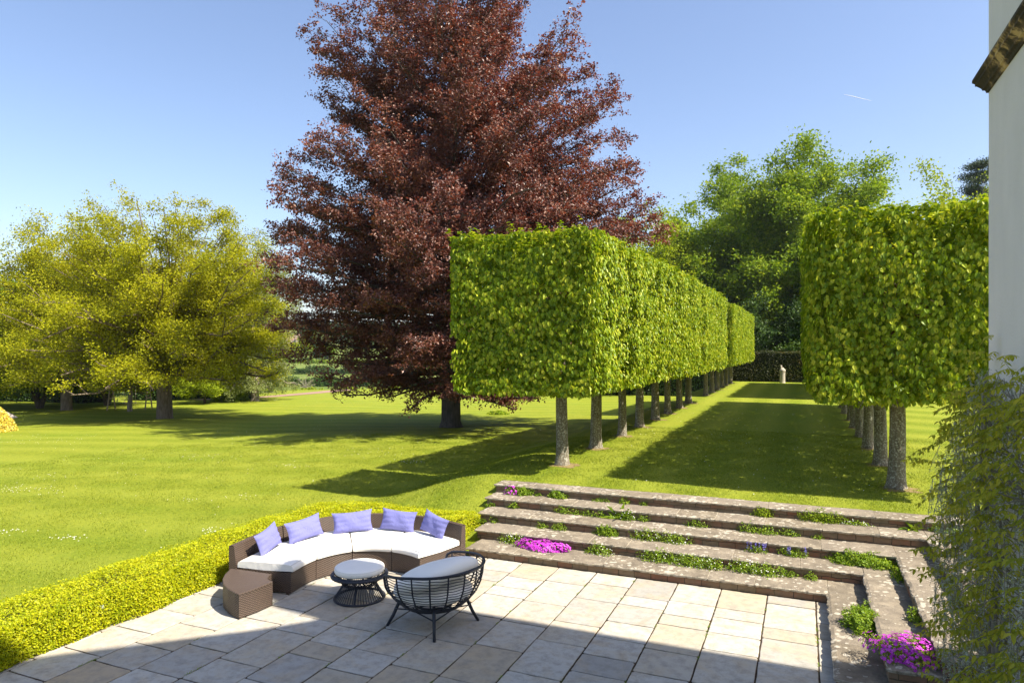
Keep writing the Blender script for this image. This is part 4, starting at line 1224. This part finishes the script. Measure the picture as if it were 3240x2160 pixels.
PL = [(-9.02, 9.72, "leftmost lilac cushion, on the sofa's left end section"), (-8.90, 10.58, "second lilac cushion from the left, leaning over the sofa joint"), (-8.36, 11.40, "middle one of the five lilac cushions on the curved sofa"),
      (-7.56, 11.86, "fourth lilac cushion from the left, leaning on the rattan backrest"), (-6.70, 11.84, "rightmost lilac cushion, nearest the stone steps")]
for i, (x_, y_, lb) in enumerate(PL):
    c_ = np.array((-7.16, 9.95)); d = norm(c_-np.array((x_, y_))); rz = math.atan2(d[1], d[0])+PI/2
    x2, y2 = x_+d[0]*.03, y_+d[1]*.03
    pillow((x2, y2, .715), rz+[.12, .1, .0, -.05, -.15][i], RAD(-17), RAD([-7, -5, -3, 4, 9][i]), [.74, .80, .80, .76, .74][i], .43, lb, 200+i)

# wedge-shaped rattan side table at the sofa's left end
e = empty("wedge_table", (-8.4, 8.6, 0)); tag(e, "low wedge-shaped brown rattan side table at the left end of the sofa", "side table")
A = np.array([(-8.04, 8.07), (-7.98, 8.40), (-7.97, 8.72)])
inner = np.array([(-7.97, 8.72), (-8.07, 8.74), (-8.16, 8.80), (-8.22, 8.90), (-8.25, 9.0)])
back = np.array([(-8.25, 9.0), (-8.7, 8.98), (-9.1, 8.95)])
outer = np.array([(-9.1, 8.95), (-8.97, 8.70), (-8.82, 8.50), (-8.62, 8.32), (-8.38, 8.18), (-8.15, 8.09), (-8.04, 8.07)])
poly = np.concatenate([A[:-1], inner[:-1], back[:-1], outer[:-1]]); n = len(poly)
ar = np.concatenate([[0], np.cumsum(np.linalg.norm(np.diff(np.vstack([poly, poly[:1]]), axis=0), axis=1))])
mb = MB(); pc = np.vstack([poly, poly[:1]])
mb.grid(np.array([[(*p, z) for z in (.02, .2, .375)] for p in pc]), uvs=[[(u_, z) for z in (.02, .2, .375)] for u_ in ar])
wobj(mb, "base", M['rattan'], e, uv=True)
mb = MB(); cg = poly.mean(0)
po = cg + (pc-cg)*1.012; pi_ = cg + (pc-cg)*.985
mb.grid(np.array([[(*p, .375), (*p, .395), (*q, .402)] for p, q in zip(po, pi_)]), uvs=[[(u_, 0), (u_, .02), (u_, .04)] for u_ in ar])
mb.add([(*p, .402) for p in pi_[:-1]], [tuple(range(n))], [[(float(np.hypot(p[0]+7.1, p[1]-8.0))*2, float(math.atan2(p[1]-8.0, p[0]+7.1))) for p in pi_[:-1]]])
wobj(mb, "top", M['rattan'], e, uv=True)

# black cord stool with a white cushion
e = empty("cord_stool", (-6.88, 9.58, 0)); tag(e, "hourglass black cord stool with round white cushion in front of the sofa", "stool")
def ring(mb, r, z, th, k=40, kk=6, wob=0):
    a_ = np.linspace(0, 2*PI, k, endpoint=False)
    mb.tube(np.stack([r*np.cos(a_), r*np.sin(a_), z+wob*np.sin(a_*30)], 1), th, kk, closed=True)
mb = MB(); ring(mb, .42, .02, .018); ring(mb, .275, .25, .014); ring(mb, .455, .405, .026, 90, 7, .003); ring(mb, .43, .43, .018); ring(mb, .25, .27, .01)
mb.build("rings", M['navy'], e, smooth=True)
mb = MB()
for i in range(56):
    a_ = i*2*PI/56; mb.tube([(.42*math.cos(a_), .42*math.sin(a_), .02), (.33*math.cos(a_), .33*math.sin(a_), .15), (.275*math.cos(a_+.05), .275*math.sin(a_+.05), .25)], .0065, 4, cap=False)
for i in range(40):
    for sg in (-1, 1):
        a_ = i*2*PI/40; b_ = a_+sg*.26
        mb.tube([(.275*math.cos(a_), .275*math.sin(a_), .25), (.34*math.cos((a_+b_)/2), .34*math.sin((a_+b_)/2), .33), (.445*math.cos(b_), .445*math.sin(b_), .405)], .006, 4, cap=False)
mb.build("cords", M['navy'], e)
for i in range(4):
    mb = MB()
    a_ = i*PI/2+.4; mb.tube([(.40*math.cos(a_), .40*math.sin(a_), .01), (.26*math.cos(a_), .26*math.sin(a_), .25), (.43*math.cos(a_), .43*math.sin(a_), .41)], .014, 6)
    mb.build("post", M['navy'], e)
mb = MB(); mb.grid(superell(.415, .415, .078, 36, 16, .55, 1.0) + np.array([0, 0, .495]), wrap=True)
cs = mb.build("cushion", M['cushion'], e, smooth=True)
mb = MB(); ring(mb, .405, .53, .005, 48, 4); mb.build("piping", plain("piping", (.62, .60, .56), .9), cs)

# black cord tub chair
e = empty("tub_chair", (-5.21, 9.14, 0), RAD(166)); tag(e, "round black cord tub chair with grey cushions, its back to the camera", "chair")
zk = [.33, .42, .52, .66, .80, .97]; rk = [.44, .575, .665, .735, .765, .785]
rz_ = lambda z: float(np.interp(z, zk, rk))
def rimz(a_):  # a in degrees from the open front
    return float(np.interp(a_, [0, 30, 48, 58, 61, 64, 70, 80, 110, 180], [.44, .45, .49, .56, .70, .83, .87, .885, .93, .965]))
path = []
for a_ in list(np.linspace(0, 56, 10)) + list(np.linspace(57, 66, 10)) + list(np.linspace(70, 180, 24)): path.append(a_)
full = [(-a_ if s_ else a_) for s_, L_ in ((0, path), (1, path[::-1][1:-1])) for a_ in L_]
pts = [(rz_(rimz(abs(a_)))*math.cos(RAD(a_)), rz_(rimz(abs(a_)))*math.sin(RAD(a_)), rimz(abs(a_))) for a_ in full]
mb = MB(); mb.tube(pts, .021, 8, closed=True); mb.build("rim", M['navy'], e, smooth=True)
mb = MB()
for z in np.arange(.37, .945, .043):
    r = rz_(z); seg_ = []
    for a_ in np.arange(-180, 541, 4):
        aa = ((a_+180) % 360)-180
        ok = rimz(abs(aa)) > z+.015
        if ok and a_ <= 360+60:
            seg_.append((r*math.cos(RAD(a_)), r*math.sin(RAD(a_)), z+.004*math.sin(a_*.3+z*20)))
        else:
            if len(seg_) > 3 and a_ > 0: mb.tube(seg_, .0062, 5, cap=False)
            seg_ = []
        if a_ >= 184 and z <= .43: break
        if a_ > 310 and z > .43: break
    if len(seg_) > 3: mb.tube(seg_, .0062, 5, cap=False)
mb.build("cords", M['navy'], e, smooth=True)
mb = MB()
for i in range(18):
    a_ = i*20+10; aa = ((a_+180) % 360)-180; zr = rimz(abs(aa)); zz = np.linspace(.33, zr, 8)
    mb.tube([(rz_(z)*math.cos(RAD(a_))*.99, rz_(z)*math.sin(RAD(a_))*.99, z) for z in zz], .0125, 6, cap=False)
ring(mb, .44, .33, .022); ring(mb, .50, .37, .018); ring(mb, .30, .32, .014)
for a_ in (0, 45, 90, 135): mb.tube([(.44*math.cos(RAD(a_)), .44*math.sin(RAD(a_)), .325), (-.44*math.cos(RAD(a_)), -.44*math.sin(RAD(a_)), .325)], .014, 5)
mb.build("frame", M['navy'], e, smooth=True)
for sx_ in (1, -1):
    for sy_ in (1, -1):
        mb = MB(); mb.tube([(.335*sx_, .335*sy_, .43), (.37*sx_, .37*sy_, .33), (.425*sx_, .425*sy_, .16), (.49*sx_, .49*sy_, 0)], [.024, .026, .025, .022], 8)
        for q in (1, -1):
            ang = math.atan2(sy_, sx_)+q*.62
            mb.tube([(.41*sx_, .41*sy_, .19), (.39*sx_+.03*math.cos(ang), .39*sy_+.03*math.sin(ang), .26), (.46*math.cos(ang), .46*math.sin(ang), .33)], .011, 6)
        mb.build("leg", M['navy'], e, smooth=True)
mb = MB(); P = superell(.60, .60, .10, 36, 16, .6, 1.0); P[..., 2] += .53; mb.grid(P, wrap=True)
mb.build("seat_cushion", M['cushion'], e, smooth=True)
mb = MB(); P = superell(.56, .66, .17, 36, 18, .75, .8)
P[..., 2] += .03*np.cos(P[..., 1]*4)
o = mb.grid(P, wrap=True); o = mb.build("back_cushion", M['cushion'], e, smooth=True)
o.location = (-.08, 0, .76); o.rotation_euler = (0, RAD(20), 0)

# small garden light in the golden hedge
e = empty("garden_spotlight", (-9.67, 6.98, .33)); tag(e, "small grey garden spotlight poking out of the golden hedge", "garden light")
mb = MB(); lathe(mb, [(0, -.07), (.035, -.07), (.045, -.02), (.045, .06), (.04, .065), (0, .06)], k=12)
o = mb.build("lamp_head", plain("grey_metal", (.32, .36, .33), .4), e, smooth=False); o.rotation_euler = (0, RAD(70), .5); o.scale = (.7, .7, .7)
mb = MB(); mb.tube([(0, 0, -.36), (0, 0, -.05)], .012, 6); mb.build("stake", M['navy'], e)

# ------------------------------------------------------------------ plants growing in the steps
def clump(name, label, loc, rx, ry, h, n, ls, mat, seed, cat="plant", group=None, flowers=None, stems=True, spiky=False):
    R = np.random.default_rng(seed); e = empty(name, loc); tag(e, label, cat, group)
    d = norm(R.normal(size=(n, 3))); d[:, 2] = np.abs(d[:, 2])
    lump = 1+.25*np.sin(d[:, 0]*5+seed)*np.sin(d[:, 1]*4+seed*2)+.14*np.sin(d[:, 0]*11+seed*3+d[:, 2]*7)
    rr = R.random(n)**.35*lump
    P = d*rr[:, None]*np.array([rx, ry, h])
    if spiky:
        P = np.stack([R.normal(0, rx*.18, n), R.normal(0, ry*.18, n), np.zeros(n)+.01], 1)
        Tt = norm(d*np.array([1, 1, 1.2])+np.array([0, 0, .3])); L = h*R.uniform(.8, 1.5, n)
        me_ = leaf_mesh("foliage", P, norm(R.normal(size=(n, 3))*.3+np.array([0, -.3, .6])), Tt, L, L*.22, mat, 'leaf', R.random(n))
    else:
        L = ls*R.uniform(.6, 1.3, n)
        me_ = leaf_mesh("foliage", P, norm(d*.6+R.normal(size=(n, 3))*.6+np.array([0, -.1, .5])), norm(d*.5+R.normal(size=(n, 3))), L, L*.7, mat, 'diamond', R.random(n))
    link_mesh("foliage", me_, e)
    if stems and not spiky:
        mb = MB()
        for i in range(10):
            a_ = R.uniform(0, 2*PI); q = R.uniform(.3, .9)
            mb.tube([(0, 0, -.01), (math.cos(a_)*rx*q*.5, math.sin(a_)*ry*q*.5, h*.5), (math.cos(a_)*rx*q, math.sin(a_)*ry*q, h*.8)], .003, 3, cap=False)
        mb.build("stems", M['twig'], e)
    if flowers:
        nf_, fs, fm = flowers
        d = norm(R.normal(size=(nf_, 3))); d[:, 2] = np.abs(d[:, 2])*1.2
        C = d*(.80+.22*R.random((nf_, 1)))*(1+.25*np.sin(d[:, :1]*5+seed)*np.sin(d[:, 1:2]*4+seed*2)+.14*np.sin(d[:, :1]*11+seed*3+d[:, 2:3]*7))*np.array([rx, ry, h])
        C[:, :2] *= 1.02
        # four petals each
        PP, NN, TT = [], [], []
        for q in range(4):
            a_ = q*PI/2 + R.random(nf_)
            nn = norm(d+np.array([0, -.2, .5])); ref = norm(np.cross(nn, np.array([.3, .2, 1.0]))); r2 = np.cross(nn, ref)
            TT.append(ref*np.cos(a_)[:, None]+r2*np.sin(a_)[:, None]+nn*.2); PP.append(C); NN.append(nn)
        PP, NN, TT = map(np.concatenate, (PP, NN, TT))
        link_mesh("flowers", leaf_mesh("flowers", PP, NN, TT, fs, fs*.95, M[fm], 'diamond', np.tile(R.random(nf_), 4)), e)["kind"] = "stuff"
    return e
stepname = {1: "lowest", 2: "second", 3: "third", 4: "fourth", 5: "top"}
# (x, y, step, rx, ry, h, kind)
PLN = [(-6.06, 14.83, 4, 0.26, 0.16, 0.2, 'mound'), (-5.67, 14.83, 4, 0.1, 0.07, 0.06, 'weed'), (-5.19, 14.83, 4, 0.25, 0.14, 0.16, 'mound'), (-4.17, 14.83, 4, 0.22, 0.08, 0.07, 'weed'), (-3.62, 14.83, 4, 0.14, 0.09, 0.13, 'weed'), (-3.19, 14.83, 4, 0.08, 0.06, 0.08, 'weed'), (-0.76, 14.83, 4, 0.22, 0.12, 0.18, 'dark'), (0.33, 14.83, 4, 0.42, 0.16, 0.22, 'dark'), (0.91, 14.83, 4, 0.3, 0.12, 0.09, 'weed'), (1.87, 14.83, 4, 0.16, 0.13, 0.17, 'spiky'), (2.27, 14.83, 4, 0.12, 0.1, 0.14, 'weed'), (2.6, 14.36, 4, 0.3, 0.22, 0.22, 'weed'), (-6.05, 14.26, 3, 0.14, 0.09, 0.17, 'weed'), (-6.62, 14.26, 3, 0.12, 0.08, 0.08, 'weed'), (-4.85, 14.26, 3, 0.2, 0.11, 0.16, 'weed'), (-4.57, 14.26, 3, 0.12, 0.09, 0.13, 'weed'), (-4.29, 14.26, 3, 0.15, 0.1, 0.14, 'weed'), (-4.02, 14.25, 3, 0.14, 0.12, 0.14, 'weed'), (-3.65, 14.26, 3, 0.16, 0.14, 0.26, 'spiky'), (-3.44, 14.26, 3, 0.26, 0.13, 0.2, 'weed'), (-3.08, 14.26, 3, 0.13, 0.09, 0.13, 'weed'), (-2.0, 14.26, 3, 0.22, 0.09, 0.13, 'weed'), (-0.99, 14.25, 3, 0.22, 0.13, 0.18, 'weed'), (-0.66, 14.23, 3, 0.2, 0.13, 0.16, 'weed'), (-0.25, 14.26, 3, 0.22, 0.1, 0.14, 'weed'), (0.27, 14.26, 3, 0.1, 0.06, 0.09, 'weed'), (-6.58, 13.64, 2, 0.17, 0.09, 0.08, 'weed'), (-6.25, 13.64, 2, 0.1, 0.07, 0.12, 'weed'), (-5.12, 13.64, 2, 0.15, 0.1, 0.12, 'weed'), (-4.72, 13.64, 2, 0.16, 0.13, 0.18, 'weed'), (-3.7, 13.64, 2, 0.26, 0.14, 0.2, 'mound'), (-2.88, 13.63, 2, 0.3, 0.15, 0.22, 'weed'), (-2.34, 13.63, 2, 0.36, 0.15, 0.2, 'weed'), (0.96, 13.58, 2, 0.55, 0.24, 0.2, 'mound'), (-0.24, 13.64, 2, 0.2, 0.1, 0.15, 'weed'), (-5.57, 13.01, 1, 0.26, 0.14, 0.2, 'weed'), (-3.69, 12.99, 1, 0.28, 0.15, 0.19, 'weed'), (-2.53, 12.99, 1, 0.36, 0.16, 0.22, 'weed'), (-2.0, 12.94, 1, 0.34, 0.16, 0.2, 'weed'), (-1.61, 12.94, 1, 0.28, 0.16, 0.2, 'weed'), (-0.99, 12.97, 1, 0.34, 0.14, 0.2, 'weed'), (-0.61, 12.94, 1, 0.3, 0.15, 0.2, 'weed'), (-0.22, 13.01, 1, 0.16, 0.09, 0.1, 'weed'), (0.5, 13.14, 1, 0.14, 0.08, 0.13, 'weed'), (0.12, 12.97, 1, 0.11, 0.09, 0.11, 'weed'), (0.79, 11.05, 1, 0.24, 0.36, 0.26, 'mound'), (1.47, 12.99, 2, 0.1, 0.3, 0.16, 'dark'), (1.45, 11.04, 2, 0.1, 0.22, 0.18, 'weed'), (0.89, 11.65, 1, 0.08, 0.14, 0.2, 'weed')]
cnt = {}
word = {'weed': "straggly green weed", 'mound': "dense leafy green mound", 'spiky': "spiky green plant", 'dark': "shaded leafy plant"}
plist = sorted(PLN, key=lambda p: (p[2], p[0]))
tot = {}
for p in plist: tot[(p[2], p[6])] = tot.get((p[2], p[6]), 0)+1
for i, (x_, y_, k, rx, ry, h, kind) in enumerate(plist):
    key = (k, kind); cnt[key] = cnt.get(key, 0)+1
    o_ = "" if tot[key] == 1 else f", {ORD[cnt[key]-1]} such from the left"
    n = int(900*rx*ry/.04*(h/.18)**.5)+120; ls = .032
    mt = M['weed']
    if kind == 'spiky': n = 34
    if kind == 'mound': n = int(n*1.5); ls = .036
    if kind == 'dark': mt = M['green']
    if kind == 'weed': n = int(n*.6)
    clump("step_plant", f"{word[kind]} on the {stepname[k]} stone step{' up' if k < 5 and k > 1 else ''}{o_}", (x_, y_, ZS[k]), rx*1.05, ry*1.1, h, n, ls, mt, 300+i, group="plants growing in the stone steps", spiky=(kind == 'spiky'),
          flowers=(int(26*rx/.2), .012, 'daisy') if (kind == 'weed' and rx > .25) else None)
clump("aubrieta", "wide cushion of magenta-pink flowers on the lowest step near the sofa", (-4.86, 12.86, ZS[1]), .56, .22, .13, 2200, .03, M['weed'], 400, "flowers", "pink flower cushions on the steps", (760, .030, 'pink'))
clump("aubrieta", "small tuft of pink flowers at the left end below the top step", (-6.3, 14.74, ZS[4]), .17, .12, .16, 500, .03, M['weed'], 401, "flowers", "pink flower cushions on the steps", (60, .032, 'pink'))
clump("aubrieta", "big spreading patch of pink flowers on the step end at the lower right", (1.18, 9.80, ZS[2]), .42, .44, .16, 3600, .028, M['weed'], 402, "flowers", "pink flower cushions on the steps", (520, .026, 'pink'))
for i, (x_, lb) in enumerate([(-.80, "tuft of small blue flower spikes on the second step, left one"), (-.10, "tuft of small blue flower spikes on the second step, right one")]):
    e = clump("blue_flower", lb, (x_, 13.58, ZS[2]), .22, .10, .12, 260, .03, M['weed'], 410+i, "flowers", "blue flower spikes on the steps")
    R = np.random.default_rng(420+i); q = 7 if i == 0 else 3
    P = []
    for j in range(q):
        bx, by = R.uniform(-.2, .2), R.uniform(-.06, .03); P.append(np.array([bx, by, .05])+np.stack([R.normal(0, .008, 26), R.normal(0, .008, 26), R.uniform(0, .13, 26)], 1))
    P = np.concatenate(P); n = len(P)
    link_mesh("flowers", leaf_mesh("flowers", P, rnd_dir(n), rnd_dir(n), .022, .016, M['blueflower']), e)["kind"] = "stuff"

# ------------------------------------------------------------------ wisteria on the house corner
R = np.random.default_rng(500)
e = empty("wisteria", (WX-.1, 8.0, 0)); tag(e, "out-of-focus wisteria climbing the white house wall at the right edge", "climbing plant")
loc0 = np.array([WX-.1, 8.0, 0])
mb = MB()
tips = []
def thick(y, z):
    t_ = np.interp(z, [0, .6, 1.6, 2.8, 3.3, 3.8, 4.3], [.42, .48, .56, .58, .46, .28, .12])
    return t_
for i in range(13):
    y0 = R.uniform(6.2, 8.9); pts = []
    y_ = y0; x_ = WX-.06
    zt = R.uniform(2.4, 4.0)
    for q in range(12):
        f = q/11; z = f*zt
        y_ += R.normal(0, .07); x_ = WX-.05-abs(.10*math.sin(f*5+i))-.18*f*(i % 3 == 0)
        pts.append((x_, min(y_, 8.75), z))
    mb.tube(np.array(pts)-loc0, [.030*(1-.7*q/11)+.004 for q in range(12)], 7, cap=False)
for i in range(230):
    z = R.uniform(.2, 3.7); y_ = R.uniform(5.2, 9.0); a0 = np.array([WX-.05, y_, z]); th = thick(y_, z)
    az = R.uniform(PI*.55, PI*1.35); l = th*R.uniform(.6, 1.1)
    p1 = a0+np.array([math.cos(az)*l*.6, math.sin(az)*l*.5, R.uniform(.05, .3)]); p2 = a0+np.array([math.cos(az)*l, math.sin(az)*l*.8, R.uniform(-.1, .3)])
    p1[1] = min(p1[1], 8.75); p2[1] = min(p2[1], 8.8)
    mb.tube(np.array([a0, p1, p2])-loc0, [.009, .006, .003], 4, cap=False); tips.append((a0, p1, p2))
RC, RN, RT = [], [], []
for i in range(1700):
    y_ = R.uniform(5.0, 8.8) if R.random() < .65 else R.uniform(8.1, 8.82); z = R.uniform(.1, 4.0); th = thick(y_, z)
    x_ = WX - th*R.uniform(.15, 1.0)
    l = R.uniform(.18, .42); dx, dy = R.normal(0, .05, 2)
    p = np.array([[x_, y_, z], [x_+dx*.6, y_+dy*.6, z-l*.5], [x_+dx, y_+dy, z-l]])
    if i % 2 == 0: mb.tube(p-loc0, [.0035, .003, .0015], 3, cap=False)
    n = 34; f = R.random(n); C = p[0]*(1-f)[:, None]+p[2]*f[:, None]
    rad = .026*(1-f*.75); d = rnd_dir(n) if False else norm(R.normal(size=(n, 3))); d[:, 2] *= .3
    RC.append(C); RT.append(d+np.array([0, 0, -.3])); RN.append(norm(R.normal(size=(n, 3))))
mb.build("stems", M['wiststem'], e, smooth=True)
RC, RN, RT = map(np.concatenate, (RC, RN, RT)); n = len(RC)
link_mesh("flower_racemes", leaf_mesh("flower_racemes", RC-loc0, RN, RT, R.uniform(.012, .034, n), R.uniform(.005, .010, n), M['raceme'], 'diamond', R.random(n)), e)
LC, LN, LT = [], [], []
mb = MB()
for i in range(780):
    if i < 500:
        a0, p1, p2 = tips[R.integers(len(tips))]; o_ = p1+(p2-p1)*R.uniform(.1, 1.05)
    else:
        y_ = R.uniform(5.0, 8.75); z = R.uniform(.1, 4.3); o_ = np.array([WX-thick(y_, z)*R.uniform(.3, 1.0), y_, z])
    az = R.uniform(PI*.4, PI*1.6); l = R.uniform(.16, .30)
    d = norm(np.array([math.cos(az), math.sin(az)*(.25 if o_[1] > 8.4 else 1), R.uniform(-.2, .5)])); k = 5
    f = np.linspace(.25, 1, k); C = o_ + d*f[:, None]*l + np.array([0, 0, -1])*(f[:, None]**2*l*.45)
    mb.tube(np.vstack([o_, C])-loc0, .0022, 3, cap=False)
    sd_ = norm(np.cross(d, np.array([0, 0, 1.0])))
    for sg in (-1, 1):
        LC.append(C); LT.append(np.tile(sd_*sg*.75+np.array([0, 0, -.95])+d*.3, (k, 1))+R.normal(0, .12, (k, 3))); LN.append(np.tile(np.array([0, 0, .9])+sd_*sg*.8, (k, 1))+R.normal(0, .2, (k, 3)))
    LC.append(C[-1:]); LT.append((d+np.array([0, 0, -1.0]))[None]); LN.append(np.array([[0, 0, 1.0]])+d*.5)
mb.build("leaf_stalks", M['wist'], e)["kind"] = "stuff"
LC, LN, LT = map(np.concatenate, (LC, LN, LT)); n = len(LC)
L = R.uniform(.045, .08, n)
link_mesh("leaves", leaf_mesh("leaves", LC-loc0, LN, LT, L, L*.42, M['wist'], 'leaf', R.random(n)), e)

# ------------------------------------------------------------------ daisies and grass tufts
R = np.random.default_rng(600)
def gp(px, py, z=0):
    d = 1568*(CAMH-z)/(py-800); r = (px-1176)/1568*d
    return r*.9198-d*.3923, r*.3923+d*.9198
C = []
for px, py, n_, s_ in [(845, 1041, 50, .9), (950, 1062, 35, .25), (680, 1071, 30, .3), (470, 1051, 35, .6), (160, 1236, 40, .18), (15, 1219, 40, .2), (487, 1218, 40, .16), (80, 1128, 40, .5), (10, 1124, 40, .3), (120, 1095, 16, .3), (560, 1142, 20, .3), (440, 1148, 14, .2), (60, 1000, 60, 1.5), (130, 1010, 60, 1.2), (700, 925, 30, 2.5), (600, 955, 30, 2.5)]:
    x_, y_ = gp(px, py, gz(*gp(px, py)) if True else 0)
    n_ = int(n_*.6); C.append(np.stack([x_+R.normal(0, s_*1.3, n_), y_+R.normal(0, s_*.8, n_)], 1))
C.append(np.stack([R.uniform(-30, -11.5, 160), R.uniform(8, 34, 160)], 1)); C.append(np.stack([R.uniform(-6, 3, 90), R.uniform(15.8, 38, 90)], 1))
C = np.concatenate(C); Z = ground_z(C[:, 0], C[:, 1]); P = np.column_stack([C, Z+.03]); n = len(P)
PP, NN, TT = [], [], []
for q in range(5):
    a_ = q*2*PI/5; PP.append(P); NN.append(norm(np.array([0, -.25, 1.0])+R.normal(0, .15, (n, 3)))); TT.append(np.tile([math.cos(a_), math.sin(a_), .1], (n, 1)))
PP, NN, TT = map(np.concatenate, (PP, NN, TT))
o = link_mesh("daisies", leaf_mesh("daisies", PP, NN, TT, .016, .014, M['daisy'])); tag(o, "scattered white daisies in the lawn", "daisies", kind="stuff")

def blades(area, n):
    x0, x1, y0, y1 = area
    X = R.uniform(x0, x1, n); Y = R.uniform(y0, y1, n); k = (noise2(X, Y) > R.random(n)); return np.stack([X[k], Y[k]], 1)
def noise2(X, Y): return .45+.4*np.sin(X*3.1+np.sin(Y*2.3))*np.sin(Y*2.7+np.sin(X*1.9))
G_ = [blades((-27, -10.9, 6, 30), 330000), blades((-10.9, -6.8, 13.2, 24), 70000), blades((-7.0, 2.95, 15.34, 28), 160000), blades((2.95, 9, 9.5, 28), 60000)]
# longer fringe along the back of the top step
G_.append(np.stack([R.uniform(-6.8, 3.0, 5000), 15.33+np.abs(R.normal(0, .04, 5000))], 1))
C = np.concatenate(G_); n = len(C); P = np.column_stack([C, ground_z(C[:, 0], C[:, 1])-.004])
keep = P[:, 2] > -.2; P = P[keep]; n = len(P)
L = R.uniform(.02, .055, n)
o = link_mesh("grass", leaf_mesh("grass", P, norm(np.column_stack([R.normal(0, 1, n), R.normal(0, 1, n), np.full(n, .5)])), norm(np.column_stack([R.normal(0, .45, n), R.normal(0, .45, n), np.ones(n)])), L, .011, M['grassblade'])); tag(o, "short lawn grass", "grass", kind="stuff")
# weeds in the paving joints
R = np.random.default_rng(601); P = []
for i in range(60):
    x_ = -5.06 + .75*R.integers(-5, 8); y_ = R.uniform(6, 12.4); P.append(np.array([x_, y_, 0])+R.normal(size=(26, 3))*np.array([.010, .035, .004]))
P = np.concatenate(P); n = len(P)
o = link_mesh("moss", leaf_mesh("moss", P, norm(rnd_dir(n)+np.array([0, 0, 1.0])), rnd_dir(n), .016, .010, M['weed'])); tag(o, "tiny moss and weeds in the paving joints", "moss", kind="stuff")

# ------------------------------------------------------------------ light summer haze in the valley air
mb = MB(); mb.box(-1800, 1100, -200, 2100, -9, 75)
m, t = mat_new("haze_air")
pv = N_(t, "VolumePrincipled"); pv.inputs["Color"].default_value = (.80, .87, 1, 1); pv.inputs["Density"].default_value = .00014; pv.inputs["Anisotropy"].default_value = .3
o_ = N_(t, "OutputMaterial"); t.links.new(pv.outputs[0], o_.inputs["Volume"])
o = mb.build("haze", m); tag(o, kind="stuff")
